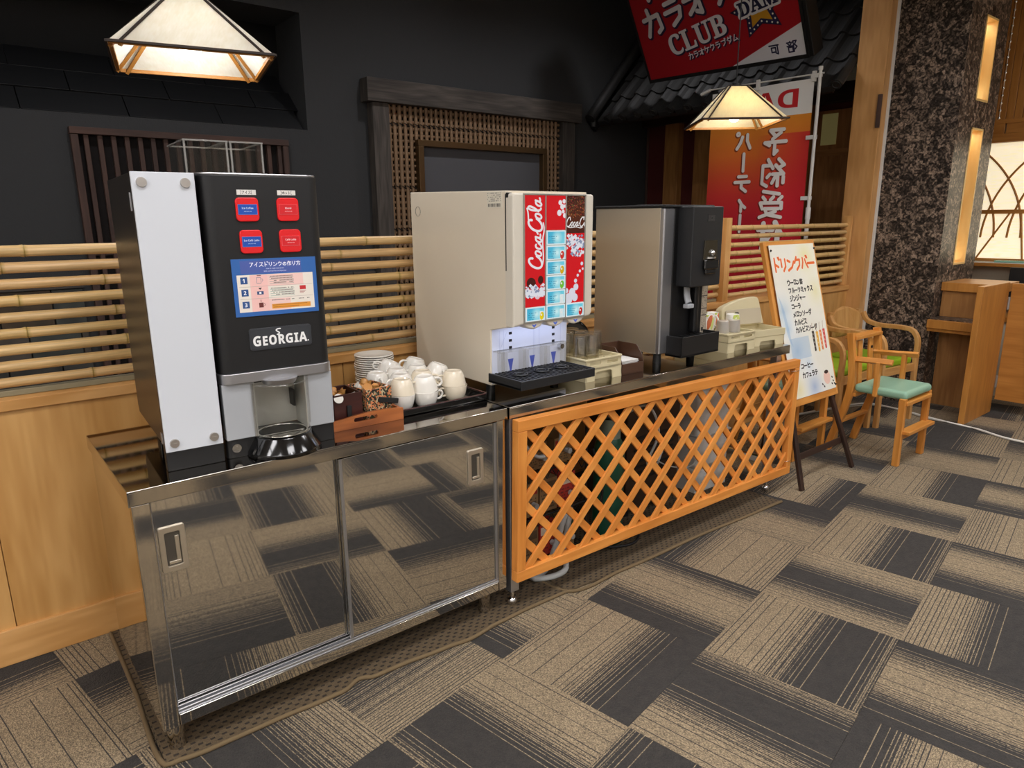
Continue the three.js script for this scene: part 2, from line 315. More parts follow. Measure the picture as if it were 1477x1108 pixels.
// ---------------------------------------------------------------- the shell of the room
const floor = struct('floor', bx(-4.2, 9.6, -0.12, -0.007, -4.9, 6.2), std({ color: 0x47413a, roughness: 0.95 }), 'patterned carpet tile floor of charcoal and beige stripes');
{
  // each carpet tile carries a band of dark / light loops; d = share of dark across the tile
  const P = [
    [.28, .08, .03, .03, .06, .25, .55, .8, .95, 1, 1], [.2, .12, .05, .12, .35, .6, .85, 1, 1, .8, .45], [.12, .06, .12, .4, .7, .92, 1, 1, .9, .65, .3], [1, 1, .9, .6, .2, .04, .03, .08, .4, .85, 1],
    [1, .97, .75, .45, .15, .03, .03, .03, .1, .22, .3], [.15, .2, .5, .85, 1, 1, .85, .45, .15, .1, .15], [.3, .15, .05, .03, .1, .35, .7, .95, 1, 1, .9], [.2, .25, .2, .35, .6, .9, 1, 1, 1, .9, .8],
    [.95, 1, .85, .5, .12, .03, .05, .25, .6, .9, 1], [.5, .8, 1, 1, .95, .7, .4, .12, .03, .05, .12], [1, 1, 1, .9, .8, .65, .55, .45, .35, .3, .28], [1, .97, .8, .6, .3, .08, .03, .05, .15, .1, .05],
    [.3, .6, .95, 1, 1, .9, .7, .55, .4, .3, .25], [.4, .3, .3, .15, .03, .03, .03, .04, .12, .2, .3],
  ];
  const bump = dataTex(256, 256, (x, y) => 255 * (0.55 * hash(x >> 1, y >> 1, 21) + 0.45 * hash(x, y, 22)), false); bump.repeat.set(1, 1);
  const mats = P.map((p, pi) => {
    const slots = [], dens = [], N = 140; let err = 0.37;
    for (let k = 0; k < N; k++) {
      const t = k / N * 10, i = Math.floor(t), d = p[i] + (p[Math.min(10, i + 1)] - p[i]) * (t - i);
      dens.push(d); err += d; if (err >= 1) { slots.push(1); err -= 1; } else slots.push(0);
    }
    const lone = slots.map((s, k) => slots[k - 1] !== s && slots[k + 1] !== s);
    return std({
      map: dataTex(512, 256, (x, y) => {
        const k = x / 512 * N, s = Math.min(N - 1, Math.floor(k)), n = hash(x >> 1, y >> 1, pi), m = hash(x, y, pi + 50), w = vnoise(x / 14, y / 14, 37, 19, pi + 4);
        let dark = slots[s];
        const f = k - Math.floor(k); if (lone[s] && (f < 0.12 || f > 0.88)) dark = slots[Math.max(0, s - 1)];
        if (!dark && dens[s] > 0.3 && dens[s] < 0.75 && hash(x, y >> 1, pi + 90) < (dens[s] - 0.3) * 0.3) dark = 1;
        if (dark && dens[s] > 0.3 && dens[s] < 0.75 && hash(x, y >> 1, pi + 91) < (0.75 - dens[s]) * 0.3) dark = 0;
        return dark ? mix3([62, 58, 54], [43, 41, 39], n * 0.6 + w * 0.4) : mix3([178, 158, 126], [82, 72, 58], Math.min(1, Math.pow(n, 1.15) * 0.75 + m * 0.22));
      }), roughness: 0.97, bumpMap: bump, bumpScale: 0.003,
    });
  });
  const tileGeo = [0, 1].map((odd) => {
    const g = new RoundedBoxGeometry(0.4996, 0.012, 0.4996, 1, 0.0012).toNonIndexed(), p = g.attributes.position, uv = g.attributes.uv;
    for (let i = 0; i < p.count; i++) { const a = p.getX(i) / 0.5 + 0.5, b = p.getZ(i) / 0.5 + 0.5; odd ? uv.setXY(i, a, b) : uv.setXY(i, b, a); }
    return g;
  });
  const known = { '0,0': 0, '1,1': 1, '1,0': 2, '0,1': 3, '0,2': 4, '1,2': 5, '1,3': 1, '0,3': 6, '2,2': 7, '2,1': 8, '2,0': 4, '1,4': 5, '1,5': 6, '2,3': 3, '2,4': 13, '0,-1': 9, '-1,-1': 10, '-1,0': 11, '-1,-2': 12, '0,-2': 10, '1,-1': 9, '3,1': 2, '3,3': 1, '2,5': 8, '2,6': 1 };
  const th = Math.atan2(0.1702, 0.9854), c = Math.cos(th), s = Math.sin(th);
  for (let i = -9; i < 12; i++) for (let j = -9; j < 18; j++) {
    const lx = (j + 0.5) * 0.5, lz = (i + 0.5) * 0.5, x = 1.0148 + lx * c + lz * s, z = 0.2147 - lx * s + lz * c;
    if (x < -2.2 || x > 7.2 || z < -1.15 || z > 3.7) continue;
    const pick = known[i + ',' + j] ?? Math.floor(hash(i + 40, j + 40, 8) * P.length);
    const m = mk('carpet_tile', tileGeo[(i + j) & 1], mats[pick], floor);
    if (known[i + ',' + j] === undefined && hash(i + 40, j + 40, 18) > 0.5) m.rotation.y = Math.PI;
    m.rotation.y += th; m.position.set(x, -0.006, z);
  }
}
struct('ceiling', bx(-4.2, 9.6, CEIL, CEIL + 0.12, -0.95, 6.2), M.ceiling, 'flat ceiling above the dining side');
struct('ceiling_001', bx(-4.2, 9.6, CEIL_C, CEIL_C + 0.12, -4.9, -0.83), M.ceiling, 'higher flat ceiling above the corridor');
struct('wall_bulkhead', bx(-4.2, 9.6, CEIL + 0.12, CEIL_C, -0.95, -0.83), M.ceiling, 'bulkhead between the two ceiling heights');
struct('wall_left', bx(-4.35, -4.2, 0, CEIL_C, -4.9, 6.2), M.plaster, 'plain side wall out of frame on the left');
struct('wall_front', bx(-4.2, 9.6, 0, CEIL_C, 6.2, 6.35), M.plaster, 'plain wall behind the photographer');
struct('wall_right', bx(9.6, 9.75, 0, CEIL_C, -4.9, 6.2), M.plaster, 'plain wall beyond the reception');

// facade across the corridor, with its big recess
const ZF = -3.7;
{
  const s = shapeOf([[-4.2, 0], [9.6, 0], [9.6, CEIL_C], [-4.2, CEIL_C]]);
  s.holes.push(new THREE.Path().setFromPoints([[-1.4, 2.165], [-1.4, 3.02], [2.15, 3.02], [2.15, 2.165]].map(([x, y]) => new THREE.Vector2(x, y))));
  const g = extr(s, 0.5); g.translate(0, 0, ZF - 0.5);
  const wall = struct('wall_back', [g, bx(-4.2, 9.6, 0, CEIL_C, -4.9, -4.75)], M.darkWall, 'dark grey rendered facade across the corridor, with a deep recess above the slatted window');
  // sloping shelf of black tiles inside the recess, three courses
  const H = 0.46, D = 0.46, rows = 3;
  for (let r = 0; r < rows; r++) for (let k = 0; k < 11; k++) {
    const w = 0.62, x0 = Math.max(-1.4, -1.6 + k * w + (r % 2) * 0.31), x1 = Math.min(2.148, -1.6 + k * w + (r % 2) * 0.31 + w - 0.006); if (x1 - x0 < 0.05) continue;
    const L = Math.hypot(H, D) / rows, g2 = bx(x0, x1, -0.008, 0.008, -L + 0.004, 0.012, 0.002);
    g2.rotateX(Math.atan2(H, D) - 0.035); g2.translate(0, 2.172 + H * r / rows + 0.006 * (r % 2), ZF - 0.02 - D * r / rows);
    mk('shelf_tile', g2, M.darkTile, wall);
  }
  // slate wainscot
  for (const [xa, xb] of [[-2.6, 0.44], [2.0, 2.67]]) for (let r = 0; r < 4; r++) for (let x = xa + (r % 2) * -0.14; x < xb - 0.03; x += 0.3) {
    const x0 = Math.max(xa, x), x1 = Math.min(xb, x + 0.293); if (x1 - x0 < 0.03) continue;
    mk('slate_tile', bx(x0, x1, 0.02 + r * 0.2525, 0.02 + r * 0.2525 + 0.247, ZF, ZF + rr(0.018, 0.032), 0.004), M.slate[Math.floor(rnd() * 6)], wall);
  }
  mk('coping', bx(-2.6, 0.45, 1.03, 1.042, ZF, ZF + 0.036), M.weathered, wall);
}
{ // slatted window
  const w = struct('window_1', [bx(0.5, 0.545, 0.35, 2.03, ZF - 0.02, ZF + 0.05, 0.004, 'y'), bx(1.917, 1.962, 0.35, 2.03, ZF - 0.02, ZF + 0.05, 0.004, 'y'), bx(0.497, 1.965, 2.03, 2.075, ZF - 0.02, ZF + 0.055, 0.004), bx(0.497, 1.965, 0.32, 0.37, ZF - 0.02, ZF + 0.055, 0.004)], M.slat, 'dark brown slatted window in the dark facade');
  for (let k = 0; k < 17; k++) { const x = 0.575 + k * 0.0815; mk('slat', bx(x, x + 0.03, 0.37, 2.03, ZF, ZF + 0.035, 0.003, 'y'), M.slat, w); }
  mk('backing', bx(0.545, 1.917, 0.37, 2.03, ZF - 0.012, ZF + 0.002), std({ color: 0x130c0a, roughness: 0.9 }), w);
  mk('mid_rail', bx(0.545, 1.917, 1.24, 1.275, ZF, ZF + 0.02, 0.003), M.slat, w);
}
{ // gateway of weathered timber with woven bamboo
  const g = thing('timber_gateway', 'weathered grey timber gateway filled with woven bamboo around a grey panel', 'gateway', [0, 0, ZF]);
  mk('lintel', bx(2.63, 5.08, 2.415, 2.6, 0, 0.13, 0.006), M.weathered, g);
  mk('post', bx(2.685, 2.84, 0, 2.415, 0, 0.1, 0.005, 'y'), M.weathered, g);
  mk('post', bx(4.845, 5.01, 0, 2.415, 0, 0.1, 0.005, 'y'), M.weathered, g);
  const hid = new THREE.Color(0.30, 0.185, 0.10); const bam = std({ color: hid, roughness: 0.6, map: bambooStreak });
  const vs = [], hs = [], tw = [];
  const inside = (x, y) => x > 3.1 && x < 4.64 && y < 2.14;
  for (let x = 2.862; x < 4.84; x += 0.0535) {
    const y0 = x > 3.1 && x < 4.64 ? 2.145 : 0.02, w = 0.017 * rr(0.85, 1.1);
    vs.push(rod(V(x, y0, 0.045), V(x + rr(-.003, .003), 2.415, 0.045), w, 6));
  }
  for (let y = 0.05; y < 2.41; y += 0.052) {
    const h = 0.0145 * rr(0.85, 1.1);
    if (y > 2.15) hs.push(rod(V(2.84, y, 0.028), V(4.845, y, 0.028), h, 6)); else { hs.push(rod(V(2.84, y, 0.028), V(3.12, y, 0.028), h, 6)); hs.push(rod(V(4.62, y, 0.028), V(4.845, y, 0.028), h, 6)); }
  }
  for (const y of [2.26, 1.74, 1.38, 0.9]) for (let x = 2.862; x < 4.82; x += 0.0535) if (!inside(x, y)) tw.push(rod(V(x - 0.02, y + 0.012, 0.066), V(x + 0.03, y - 0.012, 0.066), 0.004, 5));
  mk('bamboo_upright', vs, bam, g).userData.kind = 'stuff';
  mk('bamboo_crosspiece', hs, bam, g).userData.kind = 'stuff';
  mk('twine', tw, std({ color: 0x0d0b0a, roughness: 0.9 }), g).userData.kind = 'stuff';
  mk('backing', bx(2.84, 4.845, 0, 2.415, 0.0, 0.008), std({ color: 0x080605, roughness: 1 }), g);
  const bronze = std({ color: 0x6b5438, metalness: 0.7, roughness: 0.4 });
  mk('panel_frame', [bx(3.117, 3.172, 0, 2.09, 0.01, 0.1, 0.004, 'y'), bx(4.572, 4.627, 0, 2.09, 0.01, 0.1, 0.004, 'y'), bx(3.117, 4.627, 2.09, 2.145, 0.01, 0.1, 0.004)], bronze, g);
  mk('grey_panel', bx(3.172, 4.572, 0, 2.09, 0.012, 0.04), std({ color: 0x55565a, roughness: 0.6 }), g);
}
{ // side facade with its doors and posts, facing the corridor
  const X = 6.26, w = struct('wall_side', [bx(X, X + 0.2, 0, 2.62, ZF, -0.95)], M.darkRed, 'dark red-brown side facade under the tiled eave');
  for (const [a, b] of [[-3.37, -3.18], [-2.97, -2.77], [-1.75, -1.66], [-1.3, -1.16]]) mk('post', bx(X - 0.09, X, 0, 2.46, a, b, 0.006, 'y'), M.corridor, w);
  mk('head_beam', bx(X - 0.1, X, 2.46, 2.62, ZF, -0.95, 0.006, 'z'), M.darkwood, w);
  mk('corner_trim', bx(X - 0.02, X, 0, 2.46, -3.69, -3.665, 0.003, 'y'), M.slat, w);
  const d = struct('door_1', bx(X - 0.04, X - 0.002, 0, 2.4, -1.66, -1.3, 0.004, 'y'), M.corridor, 'brown corridor door with a small pale window');
  mk('window_pane', bx(X - 0.046, X - 0.036, 2.1, 2.37, -1.585, -1.44, 0.002), std({ color: 0x8c8455, roughness: 0.3, emissive: 0x8c8050, emissiveIntensity: 0.12 }), d);
  mk('door_rail', bx(X - 0.048, X - 0.03, 2.0, 2.06, -1.65, -1.31, 0.003, 'z'), M.corridor, d);
}
{ // tiled eave along the side facade
  const e = thing('tiled_eave', 'dark grey curved clay tile eave below the red karaoke sign', 'roof', [0, 0, 0]);
  const x0 = 5.3, y0 = 2.45, ang = Math.atan2(0.9, 0.82), pitch = 0.2, L = 0.3, n = 9;
  const prof = []; for (let i = 0; i <= n; i++) { const t = i / n; prof.push([t * pitch, t < 0.45 ? 0.036 * Math.sin(Math.PI * t / 0.45) : -0.016 * Math.sin(Math.PI * (t - 0.45) / 0.55)]); }
  const sh = shapeOf([...prof.map(([a, b]) => [a, b + 0.008]), ...prof.slice().reverse().map(([a, b]) => [a, b - 0.008])]);
  const lie = new THREE.Matrix4().makeBasis(V(0, 0, -1), V(-Math.sin(ang), Math.cos(ang), 0), V(Math.cos(ang), Math.sin(ang), 0));
  const tg = extr(sh, L + 0.04, 0.0015); tg.rotateX(0.07);
  const cap = new THREE.CylinderGeometry(0.044, 0.044, 0.02, 16).toNonIndexed(); cap.rotateX(Math.PI / 2); cap.translate(0.045, 0.012, -0.004);
  const ring = new THREE.TorusGeometry(0.03, 0.005, 6, 16).toNonIndexed(); ring.translate(0.045, 0.012, -0.015);
  const lip = bx(0.08, 0.2, -0.05, 0.0, -0.008, 0.008, 0.003);
  const first = mergeGeometries([tg, cap, ring, lip].map((g) => cleaned(g.clone())));
  for (const g of [tg, first]) g.applyMatrix4(lie);
  for (let r = 0; r < 5; r++) for (let k = 0; k < 13; k++) {
    const m = mk('roof_tile', r ? tg : first, M.roofTile, e);
    m.position.set(x0 + Math.cos(ang) * r * L, y0 + Math.sin(ang) * r * L, -3.36 + k * pitch);
  }
  const dir = V(Math.cos(ang), Math.sin(ang), 0), a = V(x0, y0, -3.6), P = (t, up, z) => a.clone().addScaledVector(dir, t).add(V(-Math.sin(ang) * up, Math.cos(ang) * up, z));
  mk('verge_board', beam(P(-0.02, -0.03, -0.06), P(1.5, -0.03, -0.06), 0.05, 0.16, 0.004, V(-Math.sin(ang), Math.cos(ang), 0)), M.darkTile, e);
  mk('ridge_roll', [rod(P(-0.02, 0.06, -0.02), P(1.5, 0.06, -0.02), 0.055, 14)], M.roofTile, e);
  mk('soffit', beam(P(0.02, -0.07, 1.27), P(1.2, -0.07, 1.27), 2.52, 0.04, 0.003, V(-Math.sin(ang), Math.cos(ang), 0)), M.darkwood, e);
  mk('gutter_cap', cyl(x0 + 0.0, y0 - 0.05, y0 + 0.05, -3.62, 0.03), M.roofTile, e);
}

// half wall with bamboo screen, then the post and granite column
{
  const w = struct('wall_partition', bx(-3, 5.5, 0.02, 0.876, -0.96, -0.852), M.veneer, 'low wood-veneered partition wall behind the counters');
  const xs = [-3, -1.52, -0.262, 0.99, 2.24, 3.49, 4.5, 5.5];
  for (let i = 0; i + 1 < xs.length; i++) mk('wall_panel', bx(xs[i] + 0.0012, xs[i + 1] - 0.0012, 0.1, 0.876, -0.853, -0.84, 0.001, 'y'), M.veneer, w);
  mk('ledge', bx(-3, 5.5, 0.876, 0.913, -0.98, -0.826, 0.003), M.hinoki, w);
  struct('baseboard_partition', bx(-3, 5.5, 0, 0.128, -0.842, -0.826, 0.003), M.hinoki, 'pale wood baseboard along the partition wall');
  const f = thing('bamboo_screen', 'horizontal bamboo rail screen standing on the partition ledge', 'screen', [0, 0.913, -0.885]);
  mk('base_strip', bx(-3, 3.72, 0, 0.02, -0.03, 0.005, 0.003), std({ color: 0x8c8468, roughness: 0.6 }), f);
  for (let k = 0; k < 9; k++) {
    const x0 = -3 + rr(0, .02), L = 3.745 - x0, nodes = someNodes(L, 0.1 + rnd() * 0.3, 0.36), y = 1.379 - 0.0525 * k - 0.913;
    const m = mk('bamboo_rail', bambooGeo(L, 0.0172 * rr(0.94, 1.06), nodes, bambooTint()), M.bamboo, f); m.position.set(x0, y, 0); m.rotation.z = rr(-0.0004, 0.0004);
  }
  for (let k = 0; k < 9; k++) {
    const x0 = 3.75, L = 1.65 + rr(-.01, .015), m = mk('bamboo_rail', bambooGeo(L, 0.0165 * rr(0.94, 1.06), someNodes(L, 0.06 + rnd() * 0.1, 0.19), bambooTint()), M.bamboo, f); m.position.set(x0, 1.392 - 0.0557 * k - 0.913, 0.01);
  }
  for (const x of [-1.9, 0.24, 1.95]) mk('batten', bx(x, x + 0.03, 0, 0.49, -0.045, -0.018, 0.003, 'y'), M.slat, f);
  mk('post', bx(3.715, 3.775, 0, 0.545, -0.03, 0.05, 0.003, 'y'), M.hinoki, f);
  mk('post', bx(5.405, 5.44, 0, 0.55, -0.02, 0.045, 0.003, 'y'), M.hinoki, f);
  struct('trim_1', [bx(5.46, 5.58, 0, CEIL, -0.945, -0.725, 0.004, 'y')], M.post, 'tall pale wood post at the end of the bamboo screen');
  mk('edge_strip', bx(5.545, 5.562, 0, CEIL, -0.725, -0.705, 0.002, 'y'), M.white, scene.getObjectByName('trim_1'));
  mk('bracket', bx(5.445, 5.462, 2.12, 2.36, -0.752, -0.722, 0.002, 'y'), M.slat, scene.getObjectByName('trim_1'));
}
{ // granite column with two glowing niches on its long side
  const X0 = 5.56, X1 = 6.3, Z0 = -0.705, Z1 = -0.22, s = shapeOf([[X0, 0], [X1, 0], [X1, CEIL], [X0, CEIL]]);
  const N = [[5.84, 6.08, 1.085, 2.1], [5.84, 6.08, 2.29, 2.87]];
  for (const [a, b, c, d] of N) s.holes.push(new THREE.Path().setFromPoints([[a, c], [a, d], [b, d], [b, c]].map(([x, y]) => new THREE.Vector2(x, y))));
  const g = extr(s, 0.2); g.translate(0, 0, Z1 - 0.2);
  const col = struct('column_1', [g, bx(X0, X1, 0, CEIL, Z0, Z1 - 0.2)], M.granite, 'polished brown granite column with two lit wooden niches');
  for (const [a, b, c, d] of N) {
    const n = mk('niche_lining', [bx(a, b, c, d, Z1 - 0.199, Z1 - 0.185, 0, 'y'), bx(b - 0.014, b, c, d, Z1 - 0.185, Z1 + 0.004, 0.001, 'y'), bx(a, a + 0.014, c, d, Z1 - 0.185, Z1 + 0.004, 0.001, 'y'), bx(a, b, c, c + 0.014, Z1 - 0.185, Z1 + 0.004, 0.001), bx(a, b, d - 0.014, d, Z1 - 0.185, Z1 + 0.004, 0.001)], M.glowwood, col);
    mk('light_strip', bx(a + 0.04, b - 0.04, d - 0.022, d - 0.014, Z1 - 0.12, Z1 - 0.06), std({ color: 0xffffff, emissive: 0xffe9cc, emissiveIntensity: 2 }), n);
    for (const y of [d - 0.024, c + 0.02]) {
      const l = new THREE.RectAreaLight(0xfff6e6, 4.2, b - a - 0.08, 0.06); l.position.set((a + b) / 2, y, Z1 - 0.09); l.lookAt((a + b) / 2, y + (y > c + 0.1 ? -1 : 1), Z1 - 0.09); scene.add(l);
    }
  }
}
{ // red sign leaning out over the eave
  const t = thing('karaoke_sign', 'large red karaoke club sign leaning out above the tiled eave', 'sign', [5.15, 2.7, -1.96]);
  t.rotation.set(0.53, -Math.PI / 2, -0.025, 'YXZ');
  const W = 1.525, H = 1.1;
  mk('case', bx(-W / 2 - 0.02, W / 2 + 0.05, -0.03, H, -0.16, -0.012, 0.006), M.blackSatin, t);
  const tex = canvasTex(1220, 880, (c, w, h) => {
    const k = w / W, X = (x) => (x + W / 2) * k, Y = (y) => h - y * k;
    c.fillStyle = '#a80f1c'; c.fillRect(0, 0, w, h);
    c.fillStyle = '#e4e4ea'; c.beginPath(); c.moveTo(X(0.11), Y(0)); c.lineTo(X(0.77), Y(0.245)); c.lineTo(X(0.77), Y(0)); c.fill();
    c.save(); c.translate(X(0.515), Y(0.115)); kana(c, '可', -40, 0, 62, 9, '#14163c'); kana(c, '部', 80, 0, 64, 8, '#14163c'); c.restore();
    const row = (txt, x, y, s, rot, lw) => { c.save(); c.translate(X(x), Y(y)); c.rotate(-rot); for (const [col, o, l] of [['#1a1436', 7, lw * 1.5], ['#e6e6ea', 0, lw]]) kana(c, txt, o, o, s, l, col, { gap: 1.16 }); c.restore(); };
    row('カラオケ', -0.7, 0.575, 165, 0.17, 30);
    c.save(); c.translate(X(-0.46), Y(0.17)); c.rotate(-0.17); c.scale(0.96, 1); c.font = 'bold 185px serif'; c.lineJoin = 'round';
    for (const [col, o, lw] of [['#1a1436', 7, 16], ['#e6e6ea', 0, 5]]) { c.fillStyle = c.strokeStyle = col; c.lineWidth = lw; c.strokeText('CLUB', o, o); c.fillText('CLUB', o, o); }
    c.restore();
    row('カラオケクラブダム', -0.3, 0.168, 40, 0.165, 7);
    // star with the three-letter mark
    c.save(); c.translate(X(0.43), Y(0.39)); c.rotate(-0.16);
    const star = (r, a, col) => { c.fillStyle = col; c.beginPath(); for (let i = 0; i < 10; i++) { const q = i * Math.PI / 5 + Math.PI / 2, d = i % 2 ? r * a : r; c.lineTo(Math.cos(q) * d * 1.2, -Math.sin(q) * d); } c.fill(); };
    c.scale(1, -1); c.scale(1, -1);
    star(168, 0.5, '#1a1436'); star(150, 0.5, '#20204e'); star(104, 0.48, '#d29a24');
    c.fillStyle = '#f4f0e0'; for (let i = 0; i < 10; i++) { const q = i * Math.PI / 5 + Math.PI / 2, d = i % 2 ? 68 : 138, q2 = q + Math.PI / 5, d2 = i % 2 ? 138 : 68; for (const f of [0, 0.33, 0.66]) { const px = (Math.cos(q) * d * (1 - f) + Math.cos(q2) * d2 * f) * 1.2, py = -(Math.sin(q) * d * (1 - f) + Math.sin(q2) * d2 * f); c.beginPath(); c.arc(px, py, 6, 0, 7); c.fill(); } }
    c.font = 'bold 112px serif'; c.textAlign = 'center';
    for (const [col, lw] of [['#e6e6ea', 34], ['#14163c', 4]]) { c.strokeStyle = c.fillStyle = col; c.lineWidth = lw; c.lineJoin = 'round'; c.strokeText('DAM', 8, -2); c.fillText('DAM', 8, -2); }
    c.restore();
    row('カラオケ', -0.62, 0.9, 190, 0.16, 34);
  });
  const g = plate(W, H, 0.012); g.translate(0, H / 2, -0.006);
  mk('sign_face', g, std({ map: tex, roughness: 0.45 }), t);
  mk('frame', [bx(-W / 2 - 0.02, -W / 2, -0.03, H, -0.02, 0.006), bx(W / 2, W / 2 + 0.02, -0.03, H, -0.02, 0.006), bx(-W / 2, W / 2, -0.03, 0, -0.02, 0.006)], M.blackSatin, t);
}
{ // banner seen from behind
  const t = thing('banner_flag', 'tall orange and red fabric banner on a white pole, seen from its back', 'banner', [5.03, 0, -1.003]);
  mk('pole', [rod(V(0, 0, 0), V(0, 1.5, 0), 0.0155, 12), rod(V(0, 1.48, 0), V(0, 2.535, 0), 0.0125, 12), cyl(0, 1.44, 1.53, 0, 0.019), cyl(0, 2.525, 2.55, 0, 0.016)], M.white, t);
  mk('crossbar', [rod(V(0, 2.5, 0.03), V(0, 2.515, -0.99), 0.006, 8), rod(V(0, 2.515, -0.97), V(0, 2.49, -1.06), 0.014, 8)], M.white, t);
  mk('base', [bx(-0.18, 0.18, 0.0, 0.07, -0.5, 0.015, 0.01), cyl(0, 0.07, 0.16, 0, 0.017)], M.white, t);
  const W = 0.9, H = 1.95, g = new THREE.BoxGeometry(W, H, 0.002, 30, 8, 1), p = g.attributes.position, uv = g.attributes.uv;
  for (let i = 0; i < p.count; i++) { const x = p.getX(i), y = p.getY(i); uv.setXY(i, x / W + 0.5, y / H + 0.5); p.setZ(i, p.getZ(i) + 0.014 * Math.sin(x * 13 + y * 0.8) * (0.4 + (H / 2 - y) * 0.4)); }
  g.computeVertexNormals(); g.rotateY(Math.PI / 2); g.translate(0, 2.475 - H / 2, -0.045 - W / 2);
  const tex = canvasTex(720, 1560, (c, w, h) => {
    const k = w / W, X = (x) => x * k, Y = (y) => (2.475 - y) * k;      // x metres from the pole side, y height
    const gr = c.createLinearGradient(0, Y(2.23), 0, Y(1.45)); gr.addColorStop(0, '#e08b23'); gr.addColorStop(0.35, '#df7026'); gr.addColorStop(0.75, '#d2332a'); gr.addColorStop(1, '#c4182a');
    c.fillStyle = gr; c.fillRect(0, 0, w, h);
    const g2 = c.createLinearGradient(0, 0, w * 0.5, 0); g2.addColorStop(0, 'rgba(200,20,40,0.75)'); g2.addColorStop(1, 'rgba(200,20,40,0)'); c.fillStyle = g2; c.fillRect(0, Y(2.1), w, h);
    c.fillStyle = '#e3e1dc'; c.fillRect(0, 0, w, Y(2.23));
    c.fillStyle = '#c21f24'; c.font = 'bold 150px sans-serif'; c.save(); c.translate(X(0.09), Y(2.285)); c.scale(1.6, 1); c.fillText('DAM', 0, 0); c.restore();
    for (const [col, o, e] of [['rgba(90,30,15,0.7)', 5, 8], ['#ece8e4', 0, 0]]) {
      kana(c, '予約受付', X(0.165) + o, Y(2.155) + o, X(0.205), 23 + e, col, { vertical: true, gap: 1.2 });
      kana(c, 'パーティー', X(0.495) + o, Y(2.135) + o, X(0.135), 22 + e, col, { vertical: true, gap: 1.22 });
      c.strokeStyle = col; c.lineWidth = 34 + e; const by = Y(2.155) + 3 * X(0.205) * 1.2 + o, bx0 = X(0.165) + o, s = X(0.205);
      for (const st of [[[.3, 0], [.05, .45]], [[.18, .35], [.18, 1]], [[.4, .28], [1, .28]], [[.78, .05], [.78, .95], [.62, .9]], [[.5, .5], [.6, .66]]]) { c.beginPath(); st.forEach(([x, y], i) => (i ? c.lineTo(bx0 + x * s, by + y * s) : c.moveTo(bx0 + x * s, by + y * s))); c.stroke(); }
    }
  });
  mk('cloth', g.toNonIndexed(), std({ map: tex, roughness: 0.9 }), t);
  for (const g2 of [2.49, 2.05, 1.6, 1.1].map((y) => bx(-0.008, 0.008, y - 0.015, y + 0.015, -0.07, 0.016, 0.002)).concat([bx(-0.01, 0.01, 2.45, 2.525, -0.06, -0.03, 0.002), bx(-0.01, 0.01, 2.45, 2.53, -0.53, -0.5, 0.002)])) mk('loop', g2, M.white, t);
}

// ---------------------------------------------------------------- lamps
function pendant(label, [x, y, z], turn, L = 0.488, k = 1, paper = M.shade) {
  const t = thing('pendant_lamp', label, 'lamp', [x, y, z], turn), a = L / 2, b = 0.056, h = 0.205, th = 0.0025;
  const pos = [], uv = [];
  const quad = (p, q, r, s) => { for (const v of [p, q, r, p, r, s]) { pos.push(v.x, v.y, v.z); uv.push(v.x * 2 + v.z, v.y * 3 + v.z); } };
  for (let f = 0; f < 4; f++) {
    const R = (v) => v.clone().applyAxisAngle(V(0, 1, 0), f * Math.PI / 2), o = [V(-a, 0, a), V(a, 0, a), V(b, h, b), V(-b, h, b)].map(R), i = [V(-a + th, 0, a - th), V(a - th, 0, a - th), V(b - th, h, b - th), V(-b + th, h, b - th)].map(R);
    quad(...o); quad(i[1], i[0], i[3], i[2]); quad(o[1], o[0], i[0], i[1]);
  }
  const g = new THREE.BufferGeometry(); g.setAttribute('position', new THREE.Float32BufferAttribute(pos, 3)); g.setAttribute('uv', new THREE.Float32BufferAttribute(uv, 2)); g.computeVertexNormals();
  const sh = mk('lamp_shade', g, paper, t);
  const out = [], inn = [], n = V(0, (a - b), h).normalize();
  for (let f = 0; f < 4; f++) {
    const R = (v) => v.clone().applyAxisAngle(V(0, 1, 0), f * Math.PI / 2);
    for (const s of [-1, 1]) {
      const p = V(s * (a - 0.034), 0.0, a), q = V(s * (b - 0.012), h, b), o = (v, d) => R(v.clone().addScaledVector(n, d));
      out.push(beam(o(p, 0.003), o(q, 0.003), 0.007, 0.006, 0.001, R(n))); inn.push(beam(o(p, -0.008), o(q, -0.008), 0.012, 0.01, 0.001, R(n)));
    }
    out.push(beam(R(V(-a, 0.003, a + 0.002)), R(V(a, 0.003, a + 0.002)), 0.007, 0.008, 0.001)); inn.push(beam(R(V(-a + 0.006, 0.003, a - 0.009)), R(V(a - 0.006, 0.003, a - 0.009)), 0.012, 0.012, 0.001));
    out.push(beam(R(V(-b, h, b)), R(V(b, h, b)), 0.007, 0.007, 0.001));
  }
  mk('outer_frame', out, M.shadeRib, sh); mk('inner_frame', inn, M.ribWood, sh);
  mk('socket', [cyl(0, 0.1, h + 0.02, 0, 0.022), bx(-b, b, h - 0.004, h + 0.004, -0.012, 0.012), bx(-0.012, 0.012, h - 0.004, h + 0.004, -b, b)], M.blackSatin, t);
  const bulb = new THREE.SphereGeometry(0.038, 20, 14); bulb.scale(1, 1.15, 1); bulb.translate(0, 0.055, 0);
  mk('bulb', bulb, M.bulb, t);
  mk('cord', [rod(V(0, h, 0), V(0, CEIL - y, 0), 0.0035, 6), cyl(0, CEIL - y - 0.03, CEIL - y - 0.001, 0, 0.045)], M.blackSatin, t);
  const l = new THREE.PointLight(PENDANT.color, PENDANT.intensity * k); l.position.set(x, y + 0.055, z); l.castShadow = true; l.shadow.radius = 1.8; scene.add(l);
  return t;
}
pendant('cream paper pyramid pendant lamp hanging above the coffee machine', [0.5126, 2.0, -0.8615], -0.225, 0.49, 1.0);
